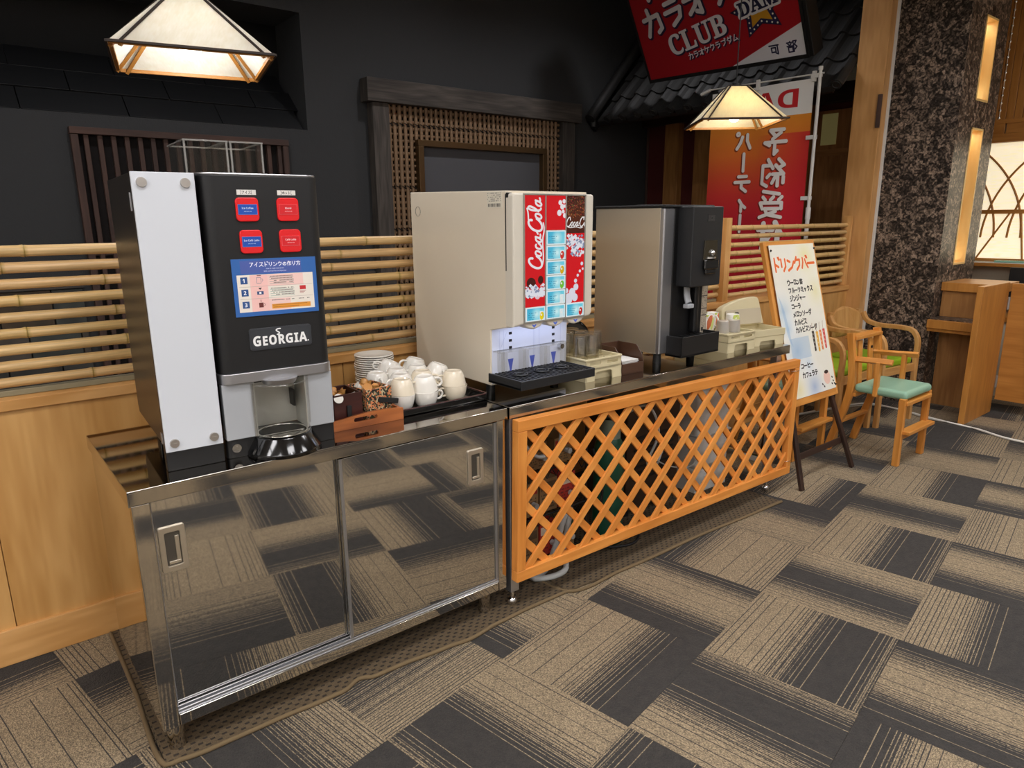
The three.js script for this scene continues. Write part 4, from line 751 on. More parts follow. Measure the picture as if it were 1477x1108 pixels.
// ---------------------------------------------------------------- soda dispenser
{
  const t = thing('soda_dispenser', 'cream soft drink dispenser with lit red drink panels on its door', 'dispenser', [1.287, TOP, 0]), W = 0.395;
  const prof = shapeOf([[0.725, 0.766], [0.725, 0.04], [0.19, 0.036], [0.185, 0.25], [0.09, 0.27], [0.085, 0.752]]);
  const g = extr(prof, W, 0.004, 'y'); g.rotateY(Math.PI / 2); mk('body', g, M.cream, t);
  for (const [x, z] of [[0.03, -0.23], [W - 0.03, -0.23], [0.03, -0.68], [W - 0.03, -0.68]]) mk('foot', cyl(x, 0, 0.04, z, 0.018), M.blackPlastic, t);
  mk('hinge', [bx(-0.001, 0.016, 0.728, 0.745, -0.085, -0.072, 0.001)], M.blackSatin, t);
  mk('side_groove', bx(-0.0005, 0.003, 0.475, 0.74, -0.0895, -0.0845), M.blackSatin, t);
  const oval = new THREE.TorusGeometry(0.019, 0.0006, 5, 40); oval.rotateY(Math.PI / 2); oval.translate(-0.0006, 0.688, -0.668); mk('knockout_mark', oval, M.charcoal, t);
  const lab = plate(0.088, 0.056, 0.001); lab.rotateY(-Math.PI / 2); lab.translate(-0.0006, 0.722, -0.15);
  mk('serial_label', lab, std({ roughness: 0.6, map: canvasTex(264, 168, (c, w, h) => { c.fillStyle = '#d9d2c0'; c.fillRect(0, 0, w, h); c.fillStyle = '#3c3a36'; for (let r = 0; r < 5; r++) for (let x = 14; x < 240; x += 11) if (hash(x, r, 4) > 0.4) c.fillRect(x, 12 + r * 20, 8, 7); for (let x = 18; x < 246; x += 4) if (hash(x, 9, 4) > 0.35) c.fillRect(x, 122, 3, 34); }) }), t);
  // splash back with prints, drip tray and clear cup guides
  const sp = plate(W - 0.012, 0.212, 0.004); sp.translate(W / 2, 0.148, -0.186);
  mk('splash_back', sp, std({ roughness: 0.35, map: canvasTex(766, 424, (c, w, h) => {
    c.fillStyle = '#d6dbec'; c.fillRect(0, 0, w, h); c.strokeStyle = 'rgba(110,120,170,0.5)'; c.lineWidth = 2;
    for (const x of [70, 110, 410, 425, 470, 700]) { c.beginPath(); c.moveTo(x, 20); c.lineTo(x, 250); c.stroke(); }
    c.beginPath(); c.moveTo(60, 200); c.lineTo(140, 40); c.stroke();
    c.fillStyle = '#5a68c4'; for (const x of [178, 398, 626]) { c.beginPath(); c.moveTo(x - 28, 250); c.lineTo(x + 28, 250); c.lineTo(x, 372); c.fill(); }
    c.fillStyle = '#16181c'; for (const x of [176, 620]) for (const y of [40, 96, 150]) c.fillRect(x - 14, y, 30, 20);
  }) }), t);
  const dt = mk('drip_tray', [bx(-0.012, W - 0.032, 0.052, 0.062, -0.188, 0.008, 0.002), bx(-0.012, -0.004, 0.052, 0.087, -0.188, 0.008, 0.003), bx(W - 0.04, W - 0.032, 0.052, 0.087, -0.188, 0.008, 0.003), bx(-0.012, W - 0.032, 0.052, 0.087, 0.0, 0.01, 0.003)], M.charcoal, t);
  const bars = []; for (let i = 0; i < 22; i++) { const x = 0.0 + i * 0.0165; bars.push(bx(x, x + 0.009, 0.078, 0.083, -0.186, 0.0)); } for (const z of [-0.14, -0.05]) bars.push(bx(-0.004, W - 0.04, 0.075, 0.08, z, z + 0.008));
  mk('drip_grille', bars, M.blackSatin, dt);
  for (const x of [0.07, 0.175, 0.28]) mk('cup_ring', [0.028, 0.018].map((r) => new THREE.TorusGeometry(r, 0.003, 6, 28).rotateX(Math.PI / 2).translate(x, 0.086, -0.095).toNonIndexed()).concat([bx(x + 0.018, x + 0.055, 0.083, 0.087, -0.1, -0.09)]), M.charcoal, dt);
  const guide = []; for (const x of [0.03, 0.135, 0.245, 0.355]) guide.push(bx(x - 0.0012, x + 0.0012, 0.087, 0.17, -0.183, -0.14), bx(x - 0.014, x + 0.014, 0.087, 0.165, -0.142, -0.139));
  guide.push(bx(0.01, 0.375, 0.165, 0.169, -0.184, -0.139)); mk('cup_guide', guide, M.acrylic, t);
  mk('tap', [rod(V(0.35, 0.15, -0.184), V(0.35, 0.15, -0.165), 0.011, 14)], M.chrome, t);
  // door
  const s = new THREE.Shape(); s.moveTo(0.012, 0.743); s.lineTo(W - 0.012, 0.743); s.quadraticCurveTo(W, 0.743, W, 0.731); s.lineTo(W, 0.305); s.quadraticCurveTo(W, 0.285, W - 0.02, 0.284);
  for (const [a, b] of [[0.352, 0.262], [0.247, 0.157], [0.142, 0.052]]) { s.lineTo(a, 0.282); s.quadraticCurveTo(a - 0.01, 0.262, (a + b) / 2, 0.26); s.quadraticCurveTo(b + 0.01, 0.262, b, 0.282); }
  s.lineTo(0.0, 0.276); s.lineTo(0.0, 0.731); s.quadraticCurveTo(0, 0.743, 0.012, 0.743);
  const dg = extr(s, 0.05, 0.006, 'y', 10); dg.translate(0, 0, -0.097); const door = mk('door', dg, M.creamDoor, t);
  const cols = [[0.052, 0.147], [0.151, 0.247], [0.251, 0.346]], yT = 0.736, yB = 0.29, zf = -0.045;
  mk('panel_frame', [bx(0.046, 0.352, yT, yT + 0.006, zf - 0.003, zf + 0.003, 0.001), bx(0.046, 0.352, yB - 0.006, yB, zf - 0.003, zf + 0.003, 0.001), ...[0.046, 0.147, 0.247, 0.346].map((x) => bx(x, x + 0.005, yB, yT, zf - 0.003, zf + 0.003, 0.001, 'y'))], std({ color: 0x9b968c, metalness: 0.4, roughness: 0.4 }), door);
  const foam = (c, w, pts, col) => { for (const [x, y, r] of pts) { c.fillStyle = col; c.beginPath(); c.arc(x, y, r, 0, 7); c.fill(); } };
  const ice = (c, x0, y0, w, h, sd) => { for (let i = 0; i < 60; i++) { const x = x0 + hash(i, 1, sd) * w, y = y0 + hash(i, 2, sd) * h, r = 8 + hash(i, 3, sd) * 14; c.fillStyle = hash(i, 4, sd) > 0.25 ? '#e9ecf4' : '#8d97b4'; c.beginPath(); c.moveTo(x - r, y); c.lineTo(x, y - r * 0.8); c.lineTo(x + r, y); c.lineTo(x, y + r * 0.8); c.fill(); } };
  const arts = [
    [0.345, (c, w, h) => { c.fillStyle = '#dc1a22'; c.fillRect(0, 0, w, h); c.save(); c.translate(w * 0.1, h * 0.665); c.rotate(-Math.PI / 2); script(c, 0, -4, h * 0.0064, '#f4f0f4', 2.9, 1.12); c.restore();
      c.fillStyle = '#4a1c16'; c.beginPath(); c.ellipse(60, h * 0.78, 44, 40, 0.3, 0, 7); c.fill(); c.beginPath(); c.ellipse(150, h * 0.755, 26, 30, 0, 0, 7); c.fill(); ice(c, 0, h * 0.8, w, h * 0.11, 5); foam(c, w, [[20, h * 0.86, 28], [70, h * 0.88, 30], [120, h * 0.9, 26], [160, h * 0.85, 22]], 'rgba(236,238,246,0.85)'); ice(c, 10, h * 0.84, w - 30, h * 0.06, 6); }],
    [null, (c, w, h) => { c.fillStyle = '#dc1a22'; c.fillRect(0, 0, w, h); foam(c, w, [[140, h * 0.2, 18], [160, h * 0.32, 20], [178, h * 0.16, 16], [132, h * 0.5, 22], [170, h * 0.46, 14], [186, h * 0.58, 18], [186, h * 0.3, 12]], '#f3eef2'); }],
    [0.345, (c, w, h) => { c.fillStyle = '#dc1a22'; c.fillRect(0, 0, w, h); const gr = c.createLinearGradient(0, 0, 0, h * 0.36); gr.addColorStop(0, '#3f2018'); gr.addColorStop(0.7, '#5d2c1c'); gr.addColorStop(1, '#43211a'); c.fillStyle = gr; c.fillRect(0, 0, w, h * 0.34);
      for (let i = 0; i < 260; i++) { c.fillStyle = ['#a8552a', '#c23a46', '#7a7448', '#d98a48'][i % 4]; c.globalAlpha = 0.55; c.beginPath(); c.arc(hash(i, 1, 3) * w, hash(i, 2, 3) * h * 0.2, 1.5 + hash(i, 3, 3) * 4, 0, 7); c.fill(); } c.globalAlpha = 1;
      script(c, -2, h * 0.18, w * 0.0138, '#f4f2f2', 2.6, 1.15); ice(c, 0, h * 0.36, w, h * 0.12, 9); ice(c, w * 0.3, h * 0.42, w * 0.7, h * 0.14, 12);
      foam(c, w, [[170, h * 0.63, 14], [150, h * 0.7, 12], [180, h * 0.68, 10], [128, h * 0.74, 12], [105, h * 0.79, 16], [110, h * 0.85, 26], [70, h * 0.9, 34], [30, h * 0.96, 44], [100, h * 0.95, 30], [10, h * 0.88, 20]], '#e6e4f0'); }],
  ];
  const blue = (i) => (c, w, h) => {
    const g = c.createLinearGradient(0, 0, w, h); g.addColorStop(0, '#3fb4dc'); g.addColorStop(1, '#8fe4f2'); c.fillStyle = '#e9f8fc'; c.fillRect(0, 0, w, h); c.fillStyle = g; c.fillRect(10, 8, w - 20, h - 16);
    const r = c.createRadialGradient(w * 0.55, h * 0.5, 4, w * 0.55, h * 0.5, 58); r.addColorStop(0, 'rgba(225,255,255,0.95)'); r.addColorStop(1, 'rgba(225,255,255,0)'); c.fillStyle = r; c.fillRect(0, 0, w, h);
    c.fillStyle = '#2a6f94'; for (let l = 0; l < 4; l++) for (let x = 22; x < 100 - l * 8; x += 9) if (hash(x, l, i) > 0.3) c.fillRect(x, 40 + l * 16, 6, 5);
    const col = [null, '#d63a30', '#e0b31e', '#7ac63a', '#e7f2f4', '#dff2f6', '#f0d61c', '#c8302c'][i]; if (col) { c.fillStyle = '#f2f6f6'; c.fillRect(136, 34, 40, 70); c.fillStyle = col; c.beginPath(); c.ellipse(157, 70, 20, 30, 0.15, 0, 7); c.fill(); c.fillStyle = '#f5f5ee'; c.beginPath(); c.arc(152, 62, 8, 0, 7); c.fill(); }
  };
  const bh = 0.0525, redTop = 0.615;
  const lit = (w, h, draw, px) => { const tx = canvasTex(px, Math.round(px * h / w), draw); return std({ color: 0x707070, map: tx, roughness: 0.25, emissive: 0xffffff, emissiveMap: tx, emissiveIntensity: 0.42 }); };
  const put = (name, x0, x1, y0, y1, draw, parent, z = 0) => { const p = plate(x1 - x0, y1 - y0, 0.004 + z); p.translate((x0 + x1) / 2, (y0 + y1) / 2, zf - 0.002 + z / 2); return mk(name, p, lit(x1 - x0, y1 - y0, draw, 192), parent); };
  put('drink_panel', cols[0][0], cols[0][1], yB + bh, yT, arts[0][1], door); put('drink_panel', cols[1][0], cols[1][1], redTop, yT, arts[1][1], door); put('drink_panel', cols[2][0], cols[2][1], yB + bh, yT, arts[2][1], door);
  for (let i = 0; i < 6; i++) { const h = (redTop - yB) / 6, y1 = redTop - i * h; put('selection_button', cols[1][0] + 0.001, cols[1][1] - 0.001, y1 - h + 0.002, y1 - 0.002, blue(i), door, 0.004); }
  put('selection_button', cols[0][0] + 0.001, cols[0][1] - 0.001, yB + 0.001, yB + bh - 0.001, blue(6), door, 0.004); put('selection_button', cols[2][0] + 0.001, cols[2][1] - 0.001, yB + 0.001, yB + bh - 0.001, blue(7), door, 0.004);
  for (const x of [0.097, 0.202, 0.307]) { const a = shapeOf([[x - 0.009, 0.279], [x, 0.275], [x + 0.009, 0.279], [x + 0.009, 0.274], [x, 0.266], [x - 0.009, 0.274]].reverse()); const ag = extr(a, 0.0015); ag.translate(0, 0, -0.0475); mk('arrow_mark', ag, std({ color: 0x5f78d8, roughness: 0.4 }), door); }
  const nz = []; for (const x of [0.097, 0.202, 0.307]) nz.push(cyl(x, 0.264, 0.28, -0.12, 0.012, 0.016)); mk('nozzle', nz, M.charcoal, t);
  mk('led_strip', bx(0.02, W - 0.02, 0.262, 0.266, -0.155, -0.145), M.ledWhite, t);
  const l = new THREE.RectAreaLight(0xdde5ff, 7, 0.34, 0.02); l.position.set(1.287 + W / 2, TOP + 0.258, -0.13); l.lookAt(1.287 + W / 2, TOP, -0.17); scene.add(l);
  const l2 = new THREE.RectAreaLight(0xf0e0e8, 0.9, 0.29, 0.44); l2.position.set(1.287 + 0.2, TOP + 0.51, -0.035); l2.lookAt(1.287 + 0.2, TOP + 0.51, 2); scene.add(l2);
}
// ---------------------------------------------------------------- ice dispenser
{
  const t = thing('ice_dispenser', 'brushed steel ice dispenser with a black front beside the menu easel', 'ice machine', [2.187, TOP, 0]), W = 0.345;
  mk('body', [bx(0, W, 0.05, 0.697, -0.525, -0.135, 0.003, 'z')], M.brushed, t);
  mk('corner_trim', [bx(-0.001, 0.072, 0.05, 0.697, -0.14, -0.113, 0.008, 'y')], M.alu, t);
  mk('top_lid', [bx(-0.004, W + 0.004, 0.697, 0.709, -0.528, -0.105, 0.004), bx(0.05, 0.17, 0.708, 0.713, -0.32, -0.22, 0.002)], M.blackSatin, t);
  mk('front_panel', [bx(0.072, W, 0.05, 0.7, -0.14, -0.114, 0.004)], M.blackPlastic, t);
  const hood = mk('hood', [bx(0.098, 0.318, 0.352, 0.702, -0.12, -0.034, 0.006)], M.charcoal, t);
  const ig = plate(0.062, 0.032, 0.001); ig.translate(0.23, 0.652, -0.0335);
  mk('lettering', ig, std({ roughness: 0.5, map: canvasTex(248, 128, (c, w, h) => { c.fillStyle = '#1d1e20'; c.fillRect(0, 0, w, h); c.strokeStyle = '#78746c'; c.lineWidth = 3; c.font = 'bold 118px sans-serif'; c.strokeText('ICE', 22, 108); }) }), hood);
  const win = shapeOf([[0.185, 0.555], [0.275, 0.555], [0.283, 0.47], [0.177, 0.47]].reverse()), wg = extr(win, 0.006, 0.001); wg.translate(0, 0, -0.035);
  mk('chute_window', wg, phys({ color: 0x2c2410, roughness: 0.08, clearcoat: 1 }), hood);
  const ball = new THREE.SphereGeometry(0.013, 16, 12); ball.translate(0.236, 0.5, -0.026); mk('chute_knob', [ball, new THREE.CylinderGeometry(0.03, 0.03, 0.008, 20).toNonIndexed().scale(1, 1, 0.5).translate(0.232, 0.478, -0.028)], M.chrome, hood);
  mk('chute_flap', [bx(0.178, 0.284, 0.425, 0.472, -0.036, -0.018, 0.012), bx(0.19, 0.27, 0.405, 0.43, -0.036, -0.022, 0.008)], M.blackGloss, hood);
  const lev = tube([V(0.155, 0.35, -0.1), V(0.155, 0.31, -0.094), V(0.155, 0.272, -0.07)], 0.0195, 12, 10); lev.scale(1, 1, 0.5); lev.translate(0, 0, -0.045); mk('push_lever', [lev, bx(0.133, 0.178, 0.252, 0.272, -0.095, -0.066, 0.004)], M.greyPlastic, t);
  const st = plate(0.042, 0.25, 0.001); st.translate(0.318, 0.23, -0.1135);
  mk('instruction_label', st, std({ roughness: 0.6, map: canvasTex(84, 500, (c, w, h) => { c.fillStyle = '#a89b88'; c.fillRect(0, 0, w, h); c.fillStyle = '#2a2622'; for (const y of [118, 236, 300]) c.fillRect(0, y, w, 8); for (let y = 12; y < 480; y += 14) for (let x = 8; x < 76; x += 9) if (hash(x, y, 6) > 0.55) c.fillRect(x, y, 6, 5); c.fillRect(14, 420, 30, 34); }) }), t);
  mk('chute_column', bx(0.205, 0.235, 0.13, 0.352, -0.115, -0.08, 0.01, 'y'), M.blackPlastic, t);
  mk('drip_tray', [bx(0.048, 0.328, 0.04, 0.05, -0.118, -0.026, 0.002), bx(0.048, 0.328, 0.04, 0.134, -0.034, -0.026, 0.003), bx(0.048, 0.056, 0.04, 0.134, -0.118, -0.026, 0.003), bx(0.32, 0.328, 0.04, 0.134, -0.118, -0.026, 0.003), ...[0, 1, 2, 3, 4, 5, 6].map((i) => bx(0.066 + i * 0.037, 0.078 + i * 0.037, 0.118, 0.122, -0.116, -0.034))], M.blackSatin, t);
  for (const [x, z] of [[0.045, -0.16], [W - 0.05, -0.16], [0.045, -0.48], [W - 0.05, -0.48]]) mk('foot', [cyl(x, 0, 0.052, z, 0.02, 0.018)], M.charcoal, t);
}

// ---------------------------------------------------------------- on the cabinet: caddy, boxes, creamers
{
  const t = thing('wooden_caddy', 'orange-brown wooden tray with a slotted end holding two small boxes', 'tray', [0.612, TOP, -0.128], -0.03), W = 0.252, D = -0.2;
  const s = new THREE.Shape(); s.moveTo(0, 0); s.lineTo(W, 0); s.lineTo(W, 0.04); s.bezierCurveTo(W * 0.8, 0.046, W * 0.75, 0.046, W * 0.5, 0.046); s.bezierCurveTo(W * 0.3, 0.044, W * 0.2, 0.036, 0, 0.034); s.closePath();
  s.holes.push(roundRect(W * 0.29, 0.02, W * 0.62, 0.034, 0.0068, THREE.Path));
  const g = extr(s, 0.011, 0.001); g.translate(0, 0, -0.011); mk('end_board', g, M.caddy, t); const g2 = g.clone(); g2.translate(0, 0, D + 0.011); mk('end_board', g2, M.caddy, t);
  mk('side_board', [bx(0, 0.009, 0, 0.03, D + 0.01, -0.01, 0.001, 'z')], M.caddy, t); mk('side_board', [bx(W - 0.009, W, 0, 0.038, D + 0.01, -0.01, 0.001, 'z')], M.caddy, t); mk('bottom', bx(0.008, W - 0.008, 0, 0.006, D + 0.01, -0.01), M.caddy, t);
}
const openBox = (w, h, d, th, mat, grain = 'x') => [bx(-w / 2, w / 2, 0, th, -d / 2, d / 2, 0.001, grain), bx(-w / 2, w / 2, 0, h, d / 2 - th, d / 2, 0.001, grain), bx(-w / 2, w / 2, 0, h, -d / 2, -d / 2 + th, 0.001, grain), bx(-w / 2, -w / 2 + th, 0, h, -d / 2 + th, d / 2 - th, 0.001, grain), bx(w / 2 - th, w / 2, 0, h, -d / 2 + th, d / 2 - th, 0.001, grain)];
{
  const a = thing('creamer_box', 'dark red-brown open wooden box in the caddy, left of the speckled box', 'box', [0.682, TOP + 0.008, -0.215], -0.03);
  mk('shell', openBox(0.098, 0.104, 0.13, 0.006), M.rosewood, a); mk('grip_strip', bx(-0.008, 0.008, 0.0, 0.066, 0.065, 0.073, 0.002, 'y'), M.blackSatin, a);
  const b = thing('creamer_box', 'open box in a speckled black, orange and cream pattern heaped with creamers', 'box', [0.786, TOP + 0.008, -0.21], 0.1);
  const spk = std({ roughness: 0.5, map: dataTex(256, 256, (x, y) => { const q = vnoise(x / 6, y / 6, 43, 43, 4), r = vnoise(x / 5, y / 7, 51, 37, 8), n = hash(x >> 2, y >> 2, 3); return q > 0.62 ? mix3([196, 110, 66], [222, 150, 100], n) : r > 0.66 ? [190, 176, 140] : r < 0.3 ? [74, 84, 58] : [22, 17, 15]; }) });
  spk.map.repeat.set(5, 5);
  mk('shell', openBox(0.1, 0.106, 0.12, 0.005), spk, b); mk('black_clip', [beam(V(-0.005, 0.068, 0.064), V(0.07, 0.05, 0.066), 0.008, 0.018, 0.002)], M.blackSatin, b);
}
{
  const cup = (gold) => { const t = new THREE.Group(); mk('pot', lathe([[0, 0], [0.011, 0], [0.0155, 0.017], [0.018, 0.0185], [0.018, 0.02], [0, 0.02]], 16), gold ? std({ color: 0xc08a4a, roughness: 0.4 }) : M.porcelain, t); mk('foil_lid', lathe([[0, 0.0202], [0.0185, 0.0202], [0.0185, 0.0212], [0, 0.0212]], 16), gold ? std({ color: 0xc98d4e, metalness: 0.35, roughness: 0.4 }) : M.porcelain, t); return t; };
  const proto = [cup(true), cup(false)];
  const put = (i, x, y, z, rx, rz, label) => { const c = proto[i].clone(); c.name = numbered('creamer_pot'); c.position.set(x, y - 0.009, z); c.scale.setScalar(0.86); c.rotation.set(rx, rx * 3, rz); c.userData = { label, category: 'creamer' }; if (i === 0) c.userData.group = 'tan creamer pots in the ' + (x < 0.74 ? 'red-brown' : 'speckled') + ' box'; scene.add(c); };
  const G = (x) => (x < 0.74 ? 'tan foil creamer pot lying in the dark red-brown box' : 'tan foil creamer pot heaped in the speckled box');
  [[0.66, 0.1, -0.25], [0.685, 0.104, -0.262], [0.7, 0.1, -0.235], [0.715, 0.098, -0.255], [0.675, 0.096, -0.228], [0.765, 0.108, -0.235], [0.79, 0.114, -0.225], [0.812, 0.106, -0.23], [0.775, 0.112, -0.205], [0.8, 0.106, -0.2], [0.825, 0.1, -0.205], [0.782, 0.122, -0.245], [0.806, 0.112, -0.25]].forEach(([x, y, z], k) => put(0, x, TOP + y - 0.004, z, rr(-1.4, 1.4), rr(-1.2, 1.2), G(x)));
  [[0.648, 0.103, -0.165, 0.5, 'white creamer pot on the front edge of the dark red-brown box'], [0.706, 0.1, -0.195, 0.9, 'white creamer pot tipped between the two creamer boxes'], [0.757, 0.114, -0.215, -0.9, 'white creamer pot at the left corner of the speckled box'], [0.824, 0.108, -0.183, 0.7, 'white creamer pot at the right front of the speckled box']].forEach(([x, y, z, r, l]) => put(1, x, TOP + y, z, r, r * 1.2, l));
}
// ---------------------------------------------------------------- saucers and coffee cups
{
  const proto = thing('saucer', 'white saucer, topmost of the tall stack beside the coffee machine', 'saucer', [1.042, TOP, -0.655]);
  const r = 0.078, sg = lathe([[0, 0.0], [0.028, 0.0], [0.03, 0.003], [0.052, 0.0065], [r, 0.0145], [r + 0.0015, 0.0165], [r + 0.0005, 0.0198], [r - 0.003, 0.0196], [0.05, 0.011], [0.026, 0.0062], [0, 0.0062]], 48);
  mk('dish', sg, M.porcelain, proto);
  const n = 13; for (let i = 0; i < n; i++) { const p = [1.042 + rr(-.0015, .0015) + (i > 8 ? 0.001 : -0.001), TOP + 0.0005 + i * 0.0087, -0.655 + rr(-.0015, .0015)]; if (i === n - 1) proto.position.set(...p); else copy(proto, p, rnd() * 6, 'white saucer, ' + ['lowest', 'second', 'third', 'fourth', 'fifth', 'sixth', 'seventh', 'eighth', 'ninth', 'tenth', 'eleventh', 'twelfth'][i] + (i ? ' from the bottom' : '') + ' of the stack beside the coffee cups', 'stacked saucers'); }

  const tr = thing('serving_tray', 'black tray with a dark red rim carrying the white coffee cups', 'tray', [1.045, TOP, -0.34]);
  const W = 0.37, D = 0.4; mk('tray_base', bx(-W / 2, W / 2, 0.002, 0.008, -D / 2, D / 2, 0.003), M.blackGloss, tr);
  mk('tray_wall', [beam(V(-W / 2, 0.006, D / 2), V(-W / 2, 0.022, D / 2 + 0.006).setX(W / 2).setY(0.006), 0.006, 0.014), bx(-W / 2, W / 2, 0.002, 0.024, D / 2 - 0.002, D / 2 + 0.004, 0.003), bx(-W / 2, W / 2, 0.002, 0.024, -D / 2 - 0.004, -D / 2 + 0.002, 0.003), bx(-W / 2 - 0.004, -W / 2 + 0.002, 0.002, 0.024, -D / 2, D / 2, 0.003), bx(W / 2 - 0.002, W / 2 + 0.004, 0.002, 0.024, -D / 2, D / 2, 0.003)].slice(1), M.blackGloss, tr);
  const rim = new THREE.Shape(); const rg = roundRect(-W / 2 - 0.006, -D / 2 - 0.006, W / 2 + 0.006, D / 2 + 0.006, 0.02); rg.holes.push(roundRect(-W / 2 + 0.001, -D / 2 + 0.001, W / 2 - 0.001, D / 2 - 0.001, 0.015, THREE.Path)); const rgg = extr(rg, 0.003, 0.001); rgg.rotateX(-Math.PI / 2); rgg.translate(0, 0.0235, 0); mk('tray_rim', rgg, std({ color: 0x3a0f10, roughness: 0.25 }), tr);

  const H = 0.053, R = 0.0468;
  const cupProfile = [[0, 0.003], [0.024, 0.003], [0.025, 0], [0.0285, 0], [0.0305, 0.002], [0.0355, 0.008], [0.0398, 0.019], [0.0436, 0.035], [R, H], [R - 0.001, H + 0.001], [R - 0.0028, H], [0.0406, 0.034], [0.0368, 0.02], [0.032, 0.0105], [0.02, 0.0075], [0, 0.0065]];
  const body = lathe(cupProfile, 40), handle = tube([V(0.042, 0.044, 0), V(0.055, 0.046, 0), V(0.066, 0.039, 0), V(0.065, 0.027, 0), V(0.056, 0.018, 0), V(0.038, 0.017, 0)], 0.0042, 24, 8);
  const mkCup = (mat) => { const g = new THREE.Group(); const b = mk('cup_body', body, mat, g); mk('handle', handle, mat, g); return g; };
  const pc = [mkCup(M.porcelain), mkCup(M.porcelainCream)];
  // [x, z, level, inverted, handle heading in degrees, cream, tilt x, tilt z, label]
  const base = TOP + 0.009, cups = [
    [0.91, -0.19, 0, 0, 200, 0, 0, 0, 'white coffee cup standing upright at the front left corner of the black tray'],
    [0.912, -0.192, 1, 1, 10, 1, 0, 0.03, 'cream coffee cup upside down on the front left upright cup'],
    [1.0, -0.18, 0, 0, 5, 0, 0, 0, 'white coffee cup standing upright second from the left at the tray front'],
    [0.998, -0.183, 1, 1, 8, 0, 0.03, -0.06, 'white coffee cup upside down on the second front upright cup'],
    [1.13, -0.187, 0, 0, 185, 1, 0, 0, 'cream coffee cup standing upright at the right front of the black tray'],
    [1.128, -0.19, 1, 1, 195, 1, 0, 0.02, 'cream coffee cup upside down on the right front upright cup'],
    [0.953, -0.275, 0, 0, 120, 0, 0, 0, 'white coffee cup standing upright in the second row behind the front left pair'],
    [0.955, -0.273, 1, 1, 170, 0, 0, 0, 'white coffee cup upside down in the second row, behind the front left pair'],
    [1.043, -0.27, 0, 0, 60, 1, 0, 0, 'cream coffee cup standing upright in the second row behind the second front pair'],
    [1.041, -0.268, 1, 1, 45, 1, 0, 0, 'cream coffee cup upside down in the middle of the heap, above the second row'],
    [0.897, -0.345, 0, 0, 90, 0, 0, 0, 'white coffee cup standing upright at the left edge of the tray behind the boxes'],
    [0.898, -0.347, 1, 1, 100, 0, 0, 0, 'white coffee cup upside down at the left edge of the tray behind the speckled box'],
    [0.99, -0.367, 0, 0, 100, 0, 0, 0, 'white coffee cup standing upright in the third row on the left'],
    [0.991, -0.365, 1, 1, 175, 0, 0, 0, 'white coffee cup upside down in the third row on the left'],
    [1.08, -0.362, 0, 0, 150, 0, 0, 0, 'white coffee cup standing upright in the third row in the middle'],
    [1.078, -0.36, 1, 1, 185, 0, 0, 0, 'white coffee cup upside down in the third row in the middle'],
    [1.136, -0.287, 0, 0, 20, 0, 0, 0, 'white coffee cup standing upright behind the right front pair'],
    [1.134, -0.287, 1, 1, 100, 0, 0.15, 0.35, 'white coffee cup tipped to the left behind the right front pair'],
    [1.022, -0.457, 1, 1, 190, 0, 0.1, 0.35, 'white coffee cup tilted on top at the back left of the cup heap'],
    [1.022, -0.457, 0, 0, 90, 0, 0, 0, 'white coffee cup standing upright at the back left of the heap'],
    [1.125, -0.443, 1, 1, 185, 0, 0.1, 0.25, 'white coffee cup tilted on top at the back right of the cup heap'],
    [1.125, -0.443, 0, 0, 90, 0, 0, 0, 'white coffee cup standing upright at the back right of the heap'],
  ];
  for (const [x, z, lv, inv, hd, cr, tx, tz, label] of cups) {
    const c = pc[cr].clone(); c.name = numbered('coffee_cup'); scene.add(c);
    c.position.set(x, base + (lv ? (H + 0.0008) * (inv ? 2 : 1) : 0), z - 0.016); c.rotation.set((inv ? Math.PI : 0) + tx + (inv && !tz ? rr(-0.025, 0.025) : 0), THREE.MathUtils.degToRad(inv ? hd : -hd), tz, 'XZY');
    if (tz > 0.2) c.position.y += 0.008;
    c.userData = { label, category: 'cup', group: 'coffee cups on the black tray' };
  }
}
